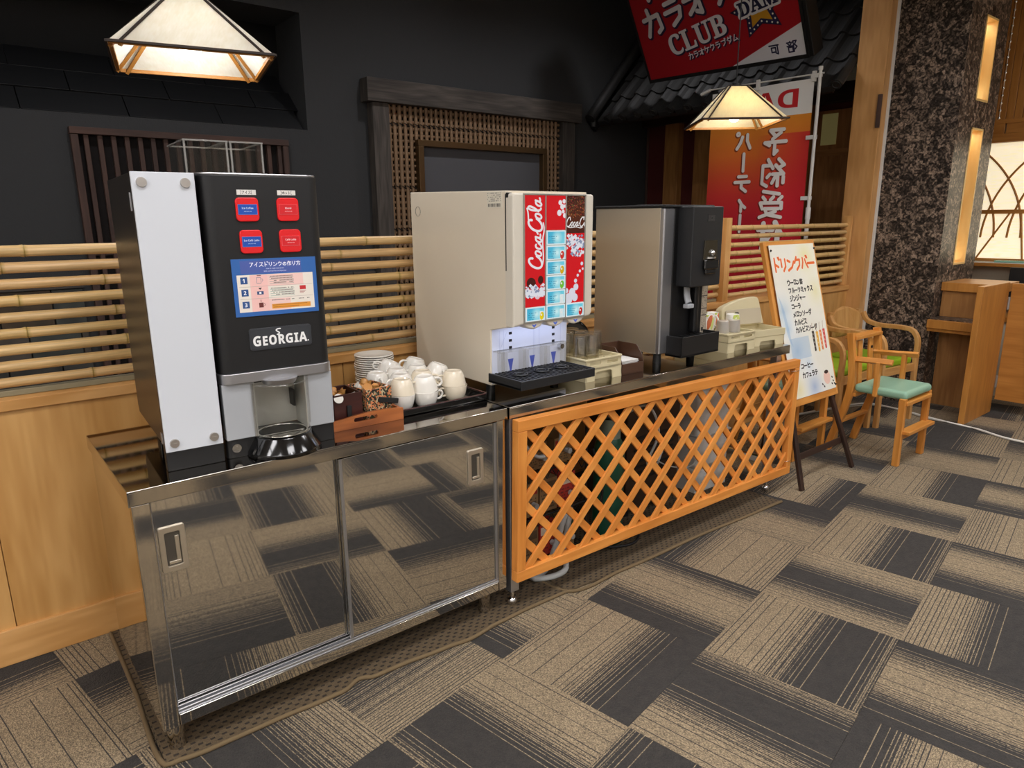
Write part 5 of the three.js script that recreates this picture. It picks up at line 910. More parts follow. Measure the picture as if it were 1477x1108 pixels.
// ---------------------------------------------------------------- on the work table: racks, tumblers, mugs, bin
function rack(label, x, z, W, D, turn = 0) {
  const t = thing('glass_rack', label, 'rack', [x, TOP, z], turn);
  const front = (y0, y1, slots, th) => { const s = shapeOf([[-W / 2, y0], [W / 2, y0], [W / 2, y1], [-W / 2, y1]]); for (const [a, b, c, d] of slots) s.holes.push(roundRect(a, b, c, d, 0.004, THREE.Path)); return extr(s, th, 0.0008); };
  const st = new THREE.Shape(); st.moveTo(-W / 2 - 0.004, 0); st.lineTo(-W * 0.26, 0); st.lineTo(-W * 0.24, 0.03); st.quadraticCurveTo(-W * 0.22, 0.038, -W * 0.16, 0.038); st.lineTo(W * 0.16, 0.038); st.quadraticCurveTo(W * 0.22, 0.038, W * 0.24, 0.03); st.lineTo(W * 0.26, 0); st.lineTo(W / 2 + 0.004, 0); st.lineTo(W / 2, 0.05); st.lineTo(-W / 2, 0.05); st.closePath();
  const g1 = extr(st, 0.006, 0.001), g2 = g1.clone(); g1.translate(0, 0, -0.006); g2.translate(0, 0, -D);
  mk('stand', [g1, g2, bx(-W / 2 - 0.002, -W / 2 + 0.004, 0, 0.05, -D, 0, 0.001), bx(W / 2 - 0.004, W / 2 + 0.002, 0, 0.05, -D, 0, 0.001), bx(-W / 2, W / 2, 0.046, 0.05, -D, 0), bx(-W / 2, W / 2, 0, 0.046, -0.03, -0.026)], M.beige, t);
  const sl = [[-W * 0.4, 0.066, -W * 0.08, 0.079], [W * 0.08, 0.066, W * 0.4, 0.079]], f1 = front(0.052, 0.092, sl, 0.005), f2 = f1.clone(); f1.translate(0, 0, -0.005); f2.translate(0, 0, -D);
  mk('basket', [f1, f2, bx(-W / 2, -W / 2 + 0.005, 0.052, 0.092, -D, 0, 0.001), bx(W / 2 - 0.005, W / 2, 0.052, 0.092, -D, 0, 0.001), bx(-W / 2, W / 2, 0.052, 0.056, -D, 0)], M.beige, t);
  const rs = roundRect(-W / 2 - 0.006, 0 - 0.006, W / 2 + 0.006, D + 0.006, 0.014); rs.holes.push(roundRect(-W / 2 + 0.005, 0.005, W / 2 - 0.005, D - 0.005, 0.008, THREE.Path)); const rg = extr(rs, 0.008, 0.002); rg.rotateX(-Math.PI / 2); rg.translate(0, 0.088, 0); mk('rim', rg, M.beige, t);
  const sg = []; for (let i = 1; i < 6; i++) sg.push(bx(-W / 2, W / 2, 0.082, 0.086, -D * i / 6 - 0.002, -D * i / 6 + 0.002)); for (let i = 1; i < 4; i++) sg.push(bx(-W / 2 + W * i / 4 - 0.002, -W / 2 + W * i / 4 + 0.002, 0.082, 0.086, -D, 0)); mk('divider', sg, M.beige, t);
  return t;
}
{
  rack('beige plastic rack of upturned glasses beside the soda dispenser', 1.8, -0.085, 0.205, 0.33, -0.02);
  rack('beige plastic rack of mugs and tumblers right of the ice dispenser', 2.77, -0.068, 0.215, 0.33, -0.05);
  const tum = new THREE.Group(); mk('tumbler_wall', lathe([[0, 0.1], [0.027, 0.1], [0.0285, 0.098], [0.0325, 0], [0.0312, 0], [0.0272, 0.088], [0.025, 0.092], [0, 0.092]], 28), M.glass, tum);
  const T = [[1.735, -0.16, 'clear tumbler upside down at the left front of the beige rack beside the soda dispenser'], [1.79, -0.15, 'clear tumbler upside down in the middle front of the beige rack beside the soda dispenser'], [1.745, -0.25, 'clear tumbler upside down, middle of the left row, on the rack beside the soda dispenser'], [1.815, -0.235, 'clear tumbler upside down in the middle of the rack beside the soda dispenser'], [1.755, -0.33, 'clear tumbler upside down at the back left of the rack beside the soda dispenser'], [1.83, -0.31, 'clear tumbler upside down at the back right of the rack beside the soda dispenser'], [1.87, -0.21, 'clear tumbler upside down standing apart at the right of the rack beside the soda dispenser']];
  for (const [x, z, l] of T) { const c = tum.clone(); c.name = numbered('tumbler'); scene.add(c); c.position.set(x, TOP + 0.0865, z); c.userData = { label: l, category: 'glass', group: 'upturned tumblers on the rack' }; }
  for (const [x, z, l] of [[2.735, -0.16, 'short frosted tumbler upside down at the left of the mug rack'], [2.81, -0.145, 'short frosted tumbler upside down at the right front of the mug rack']]) { const c = thing('short_tumbler', l, 'glass', [x, TOP + 0.0865, z]); mk('tumbler_wall', lathe([[0, 0.062], [0.027, 0.062], [0.029, 0.059], [0.034, 0], [0.032, 0], [0.0272, 0.052], [0, 0.055]], 28), phys({ color: 0xd9d4cc, transmission: 0.6, roughness: 0.25, thickness: 0.003, ior: 1.45 }), c); }
  const mugTex = canvasTex(512, 256, (c, w, h) => { c.fillStyle = '#efece2'; c.fillRect(0, 0, w, h); for (let i = 0; i < 10; i++) { const x = 40 + hash(i, 1, 2) * 430, y = 90 + hash(i, 2, 2) * 110; c.fillStyle = ['#b9c65a', '#d3dc84', '#9db84a', '#d9774f', '#c9d17a'][i % 5]; c.beginPath(); c.ellipse(x, y, 26 + hash(i, 3, 2) * 20, 10 + hash(i, 4, 2) * 12, -0.6, 0, 7); c.fill(); } });
  const mugM = phys({ map: mugTex, roughness: 0.25, clearcoat: 0.3 }), mug = new THREE.Group();
  mk('mug_body', lathe([[0, 0.004], [0.028, 0.004], [0.03, 0], [0.033, 0.002], [0.0355, 0.03], [0.036, 0.078], [0.0345, 0.08], [0.033, 0.078], [0.0325, 0.01], [0, 0.008]], 32), mugM, mug); mk('handle', tube([V(0.034, 0.066, 0), V(0.05, 0.068, 0), V(0.06, 0.058, 0), V(0.058, 0.03, 0), V(0.046, 0.018, 0), V(0.034, 0.018, 0)], 0.0042, 24, 8), M.porcelain, mug);
  for (const [x, z, y, r, inv, l] of [[2.865, -0.19, 0.087, 0, 1, 'white leafy mug upside down with its handle to the right on the mug rack'], [2.845, -0.3, 0.087, 2, 1, 'white mug with green leaf pattern upside down behind the right tumbler on the mug rack'], [2.76, -0.27, 0.087, 2.6, 1, 'white mug with green leaf pattern behind the left tumbler on the mug rack'], [2.78, -0.36, 0.087, 1, 0, 'white mug at the back of the mug rack beside the ice dispenser']]) { const c = mug.clone(); c.name = numbered('mug'); scene.add(c); c.position.set(x, TOP + y + (inv ? 0.08 : 0), z); c.rotation.set(inv ? Math.PI : 0, r, 0); c.userData = { label: l, category: 'mug', group: 'mugs on the rack' }; }
  // brown bin with straws' paper
  const b = thing('parts_bin', 'brown plastic open-fronted bin with white paper between the racks', 'bin', [1.98, TOP, -0.085], -0.05), w = 0.135;
  const sd = shapeOf([[0, 0], [0.16, 0], [0.16, 0.115], [0.045, 0.115], [0.01, 0.075], [0, 0.045]]); const mkSide = (x) => { const g = extr(sd, 0.004, 0.0008, 'y'); g.rotateY(Math.PI / 2); g.translate(x, 0, 0); return g; };
  mk('bin_shell', [mkSide(-w / 2), mkSide(w / 2 - 0.004), bx(-w / 2, w / 2, 0, 0.004, -0.16, 0), bx(-w / 2, w / 2, 0, 0.046, -0.006, 0, 0.001), bx(-w / 2, w / 2, 0, 0.115, -0.16, -0.155, 0.001)], M.brownPlastic, b);
  const pp = thing('paper_stack', 'stack of white paper slips lying in the brown bin', 'paper', [1.983, TOP + 0.005, -0.16], -0.05); const sh = []; for (let i = 0; i < 9; i++) sh.push(bx(-0.05 + rr(-.006, .006), 0.05 + rr(-.006, .006), i * 0.006, i * 0.006 + 0.003, -0.055, 0.06)); mk('slip', sh, M.paperWhite, pp);
  const dsc = thing('round_tray', 'round black tray leaning on the partition behind the brown bin', 'tray', [2.035, TOP, -0.5]); const dg = lathe([[0, 0], [0.075, 0], [0.088, 0.012], [0.09, 0.011], [0.077, -0.004], [0, -0.004]], 40); dg.rotateX(Math.PI / 2 - 0.2); dg.translate(0, 0.09, 0); mk('dish', dg, M.blackGloss, dsc);
  // beige lidded box standing open
  const lb = thing('lidded_box', 'beige plastic box standing with its rounded lid open behind the mug rack', 'box', [3.012, TOP, -0.068], -0.2), BW = 0.235, BD = 0.19;
  const st = new THREE.Shape(); st.moveTo(-BW / 2, 0); st.lineTo(-BW * 0.25, 0); st.lineTo(-BW * 0.22, 0.025); st.lineTo(BW * 0.22, 0.025); st.lineTo(BW * 0.25, 0); st.lineTo(BW / 2, 0); st.lineTo(BW / 2, 0.05); st.lineTo(-BW / 2, 0.05); st.closePath();
  const s1 = extr(st, 0.006, 0.001), s2 = s1.clone(); s1.translate(0, 0, -0.006); s2.translate(0, 0, -BD); mk('stand', [s1, s2, bx(-BW / 2, BW / 2, 0, 0.05, -0.03, -0.026), bx(-BW / 2, -BW / 2 + 0.006, 0, 0.05, -BD, 0), bx(BW / 2 - 0.006, BW / 2, 0, 0.05, -BD, 0)], M.beige, lb);
  mk('tub', [bx(-BW / 2 - 0.003, BW / 2 + 0.003, 0.05, 0.085, -0.006, 0.003, 0.002), bx(-BW / 2 - 0.003, BW / 2 + 0.003, 0.05, 0.085, -BD, -BD + 0.006, 0.002), bx(-BW / 2 - 0.003, -BW / 2 + 0.003, 0.05, 0.085, -BD, 0, 0.002), bx(BW / 2 - 0.003, BW / 2 + 0.003, 0.05, 0.085, -BD, 0, 0.002), bx(-BW / 2, BW / 2, 0.05, 0.056, -BD, 0)], M.beige, lb);
  const ls = new THREE.Shape(); ls.moveTo(-0.165, 0); ls.lineTo(BW / 2 + 0.02, 0); ls.lineTo(BW / 2, 0.12); ls.quadraticCurveTo(BW / 2 - 0.003, 0.15, BW * 0.35, 0.152); ls.quadraticCurveTo(0, 0.155, -0.12, 0.118); ls.quadraticCurveTo(-0.15, 0.11, -0.16, 0.09); ls.closePath();
  const lg = extr(ls, 0.05, 0.006, 'x', 10); lg.rotateX(-0.2); lg.translate(0, 0.075, -BD - 0.02); const lid = mk('lid', lg, M.beige, lb);
  const ins = extr(roundRect(-0.14, 0.008, BW / 2 - 0.005, 0.09, 0.01), 0.003, 0.001); ins.rotateX(-0.2); ins.translate(0, 0.085, -BD + 0.034); mk('lid_lining', ins, std({ color: 0xb9ae96, roughness: 0.5 }), lid);
  mk('lid_clip', [bx(-0.075, -0.055, 0.145, 0.16, -BD + 0.005, -BD + 0.03, 0.002)], M.blackPlastic, lid);
}
// ---------------------------------------------------------------- under the work table
{
  const r = thing('wire_rack', 'black wire rack of drink cartons behind the left part of the lattice', 'rack', [1.56, 0, -0.29]), W = 0.4, D = 0.3, wires = [];
  for (const x of [-W / 2, W / 2]) for (const z of [-D / 2, D / 2]) wires.push(rod(V(x, 0, z), V(x, 0.66, z), 0.006, 8));
  const shelves = []; for (const y of [0.06, 0.26, 0.46]) { const g = []; for (const z of [-D / 2, D / 2]) g.push(rod(V(-W / 2, y, z), V(W / 2, y, z), 0.004, 6)); for (let i = 0; i <= 14; i++) g.push(rod(V(-W / 2 + W * i / 14, y, -D / 2), V(-W / 2 + W * i / 14, y, D / 2), 0.0025, 5)); for (let i = 0; i < 8; i++) g.push(rod(V(-W / 2 + W * i / 8, y, D / 2), V(-W / 2 + W * (i + 0.5) / 8, y - 0.04, D / 2), 0.002, 5), rod(V(-W / 2 + W * (i + 0.5) / 8, y - 0.04, D / 2), V(-W / 2 + W * (i + 1) / 8, y, D / 2), 0.002, 5)); shelves.push(g); }
  for (const w of wires) mk('upright', w, M.blackSatin, r); for (const g of shelves) mk('wire_shelf', g, M.blackSatin, r);
  const ct = (base, ink) => std({ roughness: 0.75, map: canvasTex(256, 200, (c, w, h) => { c.fillStyle = base; c.fillRect(0, 0, w, h); c.fillStyle = ink; c.fillRect(16, 20, w - 32, 50); c.fillStyle = 'rgba(40,30,24,0.8)'; for (let l = 0; l < 5; l++) for (let x = 20; x < 230; x += 15) if (hash(x, l, 7) > 0.35) c.fillRect(x, 92 + l * 20, 10, 9); }) });
  const K = [ct('#8a6a45', '#5e4a33'), ct('#8f7048', '#a02a22'), ct('#b53427', '#e8d8c0'), ct('#9b7c52', '#34543a')];
  const C = [[1.455, 0.064, 0, 'brown cardboard drink carton at the left of the lowest wire shelf'], [1.56, 0.064, 2, 'red drink carton in the middle of the lowest wire shelf'], [1.665, 0.064, 3, 'brown drink carton with green print at the right of the lowest wire shelf'], [1.455, 0.264, 1, 'brown drink carton with red band at the left of the middle wire shelf'], [1.56, 0.264, 0, 'plain brown drink carton in the middle of the middle wire shelf'], [1.665, 0.264, 2, 'red drink carton at the right of the middle wire shelf'], [1.5, 0.464, 0, 'brown drink carton at the left of the top wire shelf'], [1.64, 0.464, 1, 'brown drink carton with red band at the right of the top wire shelf']];
  for (const [x, y, k, l] of C) { const c = thing('drink_carton', l, 'carton', [x, y, -0.29], 0, 'drink cartons on the wire rack'); const g = plate(0.096, y > 0.4 ? 0.11 : 0.145, 0.26); g.translate(0, y > 0.4 ? 0.055 : 0.0725, 0.0); mk('carton_box', g, K[k], c); mk('connector', [rod(V(0.02, 0.05, 0.13), V(0.02, 0.05, 0.155), 0.012, 10)], M.hose, c); }
  const gc = thing('gas_cylinder', 'dark green gas cylinder standing behind the lattice', 'cylinder', [1.935, 0, -0.17]);
  mk('cylinder_body', lathe([[0, 0.01], [0.068, 0.01], [0.07, 0.02], [0.07, 0.44], [0.064, 0.48], [0.045, 0.515], [0.028, 0.53], [0, 0.53]], 36), M.greenCyl, gc); mk('valve', [cyl(0, 0.53, 0.6, 0, 0.016), rod(V(-0.03, 0.585, 0), V(0.035, 0.585, 0), 0.012, 10), cyl(0, 0.6, 0.63, 0, 0.024)], M.chrome, gc); mk('neck_guard', [lathe([[0.046, 0.51], [0.05, 0.51], [0.05, 0.6], [0.046, 0.6], [0.046, 0.51]], 24)], std({ color: 0x8fa69a, metalness: 0.4, roughness: 0.35 }), gc);
  const wt = thing('water_tank', 'white rounded water unit behind the right end of the lattice', 'water unit', [2.84, 0, -0.36]);
  mk('tank', [bx(-0.14, 0.14, 0.13, 0.6, -0.13, 0.13, 0.04), bx(-0.14, 0.14, 0.0, 0.14, -0.12, 0.12, 0.01)], M.white, wt); mk('tank_band', bx(-0.143, 0.143, 0.32, 0.335, -0.133, 0.133, 0.01), M.hose, wt);
  const cu = thing('cooling_unit', 'dark brown cooling unit behind the middle of the lattice', 'cooling unit', [2.36, 0, -0.4]); mk('casing', bx(-0.2, 0.2, 0.05, 0.6, -0.14, 0.14, 0.006), std({ color: 0x3d2a1c, roughness: 0.5 }), cu); const lv = []; for (let i = 0; i < 8; i++) lv.push(bx(-0.15, 0.15, 0.2 + i * 0.03, 0.212 + i * 0.03, 0.138, 0.146, 0.002)); mk('vent_slat', lv, M.blackSatin, cu); mk('foot', [cyl(-0.16, 0, 0.05, 0.1, 0.02), cyl(0.16, 0, 0.05, 0.1, 0.02), cyl(-0.16, 0, 0.05, -0.1, 0.02), cyl(0.16, 0, 0.05, -0.1, 0.02)], M.blackSatin, cu);
  single('hose', [tube([V(1.62, 0.3, -0.1), V(1.5, 0.03, -0.11), V(1.42, 0.024, -0.1), V(1.5, 0.022, -0.06), V(1.575, 0.03, -0.065), V(1.6, 0.07, -0.1), V(1.63, 0.28, -0.1)], 0.0125, 80, 10)], M.hose, 'pale grey hose looping on the mat below the lattice corner', 'hose');
  single('hose', [tube([V(1.38, 0.62, -0.12), V(1.44, 0.55, -0.09), V(1.54, 0.57, -0.08), V(1.56, 0.66, -0.1), V(1.46, 0.72, -0.12), V(1.4, 0.64, -0.13)], 0.008, 60, 8)], M.hose, 'pale grey hose coiled at the top left behind the lattice', 'hose');
  single('hose', [tube([V(1.94, 0.58, -0.16), V(2.1, 0.64, -0.1), V(2.18, 0.5, -0.09), V(2.12, 0.36, -0.1), V(2.2, 0.32, -0.12), V(2.36, 0.36, -0.2)], 0.006, 60, 8)], M.hose, 'pale grey hose running from the green cylinder to the right', 'hose');
  single('hose', [tube([V(1.78, 0.5, -0.12), V(1.8, 0.34, -0.08), V(1.78, 0.16, -0.08), V(1.83, 0.04, -0.1), V(2.0, 0.015, -0.06), V(2.2, 0.02, -0.2)], 0.006, 60, 8)], M.hoseBlack, 'black hose trailing past the foot of the green cylinder', 'hose');
  single('hose', [tube([V(2.1, 0.42, -0.12), V(2.3, 0.3, -0.11), V(2.5, 0.26, -0.12), V(2.66, 0.34, -0.2)], 0.0035, 40, 6)], M.hose, 'thin pale tube between the cooling unit and the water unit', 'hose');
}
// ---------------------------------------------------------------- menu easel
{
  const t = thing('menu_easel', 'wooden easel holding a painted drink bar menu beside the work table', 'easel', [3.2, 0, 0.07]), lean = Math.atan2(0.24, 0.885);
  const up = V(0, Math.cos(lean), -Math.sin(lean)), nrm = V(0, Math.sin(lean), Math.cos(lean)), at = (x, h, d = 0) => V(x, 0, 0.025).addScaledVector(up, h).addScaledVector(nrm, d);
  const W = 0.535, b0 = 0.455, b1 = 1.375, fr = (p, q, w, h, mat, name) => mk(name, beam(p, q, w, h, 0.003, nrm), mat, t);
  fr(at(0, b0 + 0.02), at(W, b0 + 0.02), 0.042, 0.022, M.chair, 'frame_rail'); fr(at(0, b1 - 0.012), at(W, b1 - 0.012), 0.026, 0.022, M.chair, 'frame_rail'); fr(at(0.012, b0), at(0.012, b1), 0.026, 0.024, M.chair, 'frame_stile'); fr(at(W - 0.012, b0), at(W - 0.012, b1), 0.026, 0.024, M.chair, 'frame_stile');
  const m = new THREE.Matrix4().makeBasis(V(1, 0, 0), up, nrm);
  const back = bx(-W / 2 + 0.01, W / 2 - 0.01, 0, b1 - b0 - 0.02, -0.004, 0.002); back.applyMatrix4(m.clone().setPosition(at(W / 2, b0 + 0.01))); mk('backing_board', back, M.chair, t);
  const sheet = plate(0.475, 0.86, 0.002); sheet.applyMatrix4(m.clone().setPosition(at(W / 2 + 0.012, (b0 + b1) / 2 + 0.01, 0.0135)));
  mk('menu_sheet', sheet, std({ roughness: 0.75, map: canvasTex(712, 1290, (c, w, h) => {
    c.fillStyle = '#e6e3d6'; c.fillRect(0, 0, w, h); const bl = (x, y, r, col) => { const g = c.createRadialGradient(x, y, 5, x, y, r); g.addColorStop(0, col); g.addColorStop(1, 'rgba(255,255,255,0)'); c.fillStyle = g; c.fillRect(0, 0, w, h); };
    bl(540, 120, 260, 'rgba(228,216,120,0.55)'); bl(620, 420, 260, 'rgba(232,222,150,0.5)'); bl(60, 560, 240, 'rgba(150,184,214,0.6)'); bl(180, 900, 260, 'rgba(150,180,212,0.6)'); bl(100, 700, 150, 'rgba(170,198,220,0.6)'); bl(360, 1230, 240, 'rgba(128,156,206,0.6)'); bl(120, 1220, 180, 'rgba(228,210,120,0.4)'); bl(330, 1020, 140, 'rgba(170,196,226,0.5)');
    c.fillStyle = 'rgba(130,165,205,0.35)'; c.beginPath(); c.moveTo(20, 420); c.bezierCurveTo(70, 600, 40, 800, 130, 860); c.bezierCurveTo(90, 760, 120, 560, 20, 420); c.fill(); c.fillRect(90, 790, 300, 180);
    kana(c, 'ドリンクバー', 16, 112, 108, 32, '#f4e6d6', { gap: 1.02 }); kana(c, 'ドリンクバー', 16, 112, 108, 22, '#e26a2c', { gap: 1.02 });
    [['ウーロン茶', 190, 300], ['フルーツミックス', 190, 366], ['ジンジャー', 196, 434], ['コーラ', 200, 502], ['メロンソーダ', 204, 570], ['カルピス', 206, 640], ['カルピスソーダ', 208, 704], ['コーヒー', 196, 1010], ['カフェラテ', 200, 1088]].forEach(([s, x, y]) => kana(c, s, x, y, 44, 9.5, '#26231f', { gap: 1.13 }));
    [['#33261f', 452, 760], ['#e0a83a', 516, 770], ['#dd7f4a', 574, 762], ['#cf4a44', 634, 756]].forEach(([col, x, y]) => { c.strokeStyle = '#9c7a5c'; c.lineWidth = 5; c.beginPath(); c.moveTo(x + 16, y + 8); c.quadraticCurveTo(x + 12, y - 54, x + 26, y - 70); c.stroke(); c.fillStyle = col; c.beginPath(); c.moveTo(x, y); c.lineTo(x + 38, y); c.lineTo(x + 34, y + 168); c.quadraticCurveTo(x + 19, y + 184, x + 6, y + 168); c.fill(); c.fillStyle = 'rgba(255,240,220,0.5)'; for (let k = 0; k < 4; k++) c.fillRect(x + 9, y + 18 + k * 36, 15, 15); });
    c.fillStyle = '#e9c3b2'; c.beginPath(); c.ellipse(584, 1180, 56, 60, 0, 0, 7); c.fill(); c.fillStyle = '#3a241c'; c.beginPath(); c.ellipse(584, 1132, 34, 16, 0, 0, 7); c.fill(); c.fillStyle = '#2a201c'; for (const [x, y] of [[496, 1230], [520, 1252], [668, 1190], [680, 1224], [654, 1246], [694, 1250]]) { c.beginPath(); c.ellipse(x, y, 12, 8, 0.7, 0, 7); c.fill(); }
  }) }), t);
  const pin = (x, h) => { const g = new THREE.SphereGeometry(0.006, 10, 8); g.translate(...at(x, h, 0.016).toArray()); return g; }; mk('push_pin', [pin(0.055, b1 - 0.05), pin(W - 0.02, b1 - 0.05), pin(W - 0.022, b0 + 0.06)], M.blackPlastic, t);
  fr(at(0.0, 0.0), at(0.075, b0 + 0.3, -0.02), 0.032, 0.02, M.darkwood, 'leg'); fr(at(0.575, 0.0), at(W - 0.1, b0 + 0.3, -0.02), 0.032, 0.02, M.darkwood, 'leg');
  fr(at(0.02, 0.175, -0.02), at(0.555, 0.175, -0.02), 0.034, 0.014, M.darkwood, 'crossbar');
  mk('rear_leg', beam(V(W / 2, 1.1, -0.27), V(W / 2 + 0.02, 0.002, -0.4), 0.03, 0.02, 0.003, V(1, 0, 0)), M.darkwood, t);
}
// ---------------------------------------------------------------- chairs
function highChair(label, x, z, turn) {
  const t = thing('child_chair', label, 'chair', [x, 0, z], turn), w = 0.175, L = (p, q, a, b, name) => mk(name, beam(p, q, a, b, 0.004, V(0, 0, 1)), M.chair, t);
  for (const s of [-1, 1]) {
    L(V(s * w, 0, 0.205), V(s * w, 0.415, 0.205), 0.036, 0.036, 'leg');
    const c = new THREE.CatmullRomCurve3([V(0, 0.0, -0.215), V(0, 0.12, -0.185), V(0, 0.28, -0.135), V(0, 0.44, -0.105), V(0, 0.6, -0.115), V(0, 0.765, -0.14)]), s2 = roundRect(-0.017, -0.021, 0.017, 0.021, 0.005);
    const g = metreUV(new THREE.ExtrudeGeometry(s2, { steps: 16, extrudePath: c, curveSegments: 2 }), 'y'); g.translate(s * w, 0, 0); mk('leg', g, M.chair, t);
    L(V(s * (w - 0.012), 0.605, -0.14), V(s * (w + 0.008), 0.62, 0.125), 0.036, 0.02, 'armrest');
    L(V(s * (w + 0.004), 0.4, 0.045), V(s * (w + 0.006), 0.612, 0.045), 0.034, 0.026, 'arm_post');
    L(V(s * w, 0.385, -0.11), V(s * w, 0.385, 0.2), 0.024, 0.055, 'seat_rail'); L(V(s * w, 0.185, -0.155), V(s * w, 0.185, 0.2), 0.02, 0.036, 'side_stretcher');
  }
  L(V(-w, 0.385, 0.205), V(w, 0.385, 0.205), 0.024, 0.055, 'seat_rail'); L(V(-w, 0.385, -0.1), V(w, 0.385, -0.1), 0.024, 0.055, 'seat_rail'); L(V(-w, 0.205, -0.15), V(w, 0.205, -0.15), 0.02, 0.036, 'rear_stretcher');
  mk('footrest', [bx(-w - 0.005, w + 0.02, 0.2, 0.222, 0.2, 0.262, 0.004), bx(-w, w, 0.16, 0.2, 0.195, 0.215, 0.003)], M.chair, t);
  L(V(-w, 0.735, -0.137), V(w, 0.735, -0.137), 0.022, 0.075, 'top_rail');
  for (const x2 of [-0.07, 0.07]) L(V(x2, 0.41, -0.105), V(x2, 0.71, -0.128), 0.05, 0.014, 'back_slat');
  const bt = new THREE.CylinderGeometry(0.009, 0.009, 0.006, 14); bt.rotateX(Math.PI / 2); bt.translate(0.07, 0.655, -0.113); mk('plug', bt, M.blackPlastic, t);
  const sg = new RoundedBoxGeometry(2 * w + 0.02, 0.05, 0.31, 5, 0.022); sg.translate(0, 0.432, 0.07); const p = sg.attributes.position; for (let i = 0; i < p.count; i++) if (p.getY(i) > 0.44) p.setY(i, p.getY(i) + 0.016 * Math.max(0, 1 - Math.pow(p.getX(i) / 0.19, 2)) * Math.max(0, 1 - Math.pow((p.getZ(i) - 0.07) / 0.16, 2))); sg.computeVertexNormals(); mk('seat_cushion', sg, M.teal, t);
  return t;
}
highChair('wooden child chair with a teal seat and footrest standing in front of the armchairs', 4.17, 0.045, 0.0);
highChair('wooden child chair with a teal seat standing half hidden behind the menu easel', 3.77, -0.4, 0.0);
function armChair(label, x, z, turn) {
  const t = thing('armchair', label, 'chair', [x, 0, z], turn), w = 0.205;
  for (const s of [-1, 1]) {
    // leg and arm in one bent sweep
    const c = new THREE.CatmullRomCurve3([V(0, 0, 0.23), V(0, 0.45, 0.23), V(0, 0.6, 0.225), V(0, 0.655, 0.18), V(0, 0.665, 0.1), V(0, 0.665, -0.08), V(0, 0.69, -0.17), V(0, 0.745, -0.205)]), s2 = roundRect(-0.017, -0.016, 0.017, 0.016, 0.005);
    const g = metreUV(new THREE.ExtrudeGeometry(s2, { steps: 40, extrudePath: c, curveSegments: 2 }), 'y'); g.translate(s * (w + 0.005), 0, 0); mk('arm_and_leg', g, M.ply, t);
    mk('leg', beam(V(s * (w - 0.03), 0, -0.26), V(s * (w - 0.03), 0.77, -0.225), 0.036, 0.03, 0.004, V(0, 0, 1)), M.ply, t);
    mk('seat_rail', beam(V(s * (w - 0.02), 0.39, -0.23), V(s * (w - 0.02), 0.39, 0.22), 0.022, 0.055, 0.003), M.ply, t);
  }
  mk('seat_rail', bx(-w, w, 0.362, 0.418, 0.205, 0.23, 0.003), M.ply, t); mk('stretcher', bx(-w, w, 0.2, 0.235, -0.25, -0.23, 0.003), M.ply, t);
  const bs = new THREE.Shape(); bs.moveTo(-0.165, 0.59); bs.quadraticCurveTo(-0.175, 0.65, -0.17, 0.735); bs.quadraticCurveTo(-0.13, 0.79, 0, 0.8); bs.quadraticCurveTo(0.13, 0.79, 0.17, 0.735); bs.quadraticCurveTo(0.175, 0.65, 0.165, 0.59); bs.quadraticCurveTo(0.1, 0.57, 0, 0.566); bs.quadraticCurveTo(-0.1, 0.57, -0.165, 0.59);
  const bg = extr(bs, 0.014, 0.003, 'y', 10); const p = bg.attributes.position; for (let i = 0; i < p.count; i++) p.setZ(i, p.getZ(i) - 0.05 * (1 - Math.pow(p.getX(i) / 0.2, 2)) - 0.2); bg.computeVertexNormals(); mk('backrest', bg, M.ply, t);
  const sg = new RoundedBoxGeometry(2 * w - 0.0, 0.055, 0.42, 4, 0.022); sg.translate(0, 0.44, 0.0); mk('seat_cushion', sg, M.lime, t);
  return t;
}
armChair('bentwood armchair with a lime green seat against the granite column', 4.93, -0.38, -0.12);
armChair('bentwood armchair with a lime green seat left of the other armchair, behind the child chairs', 4.45, -0.46, -0.05);
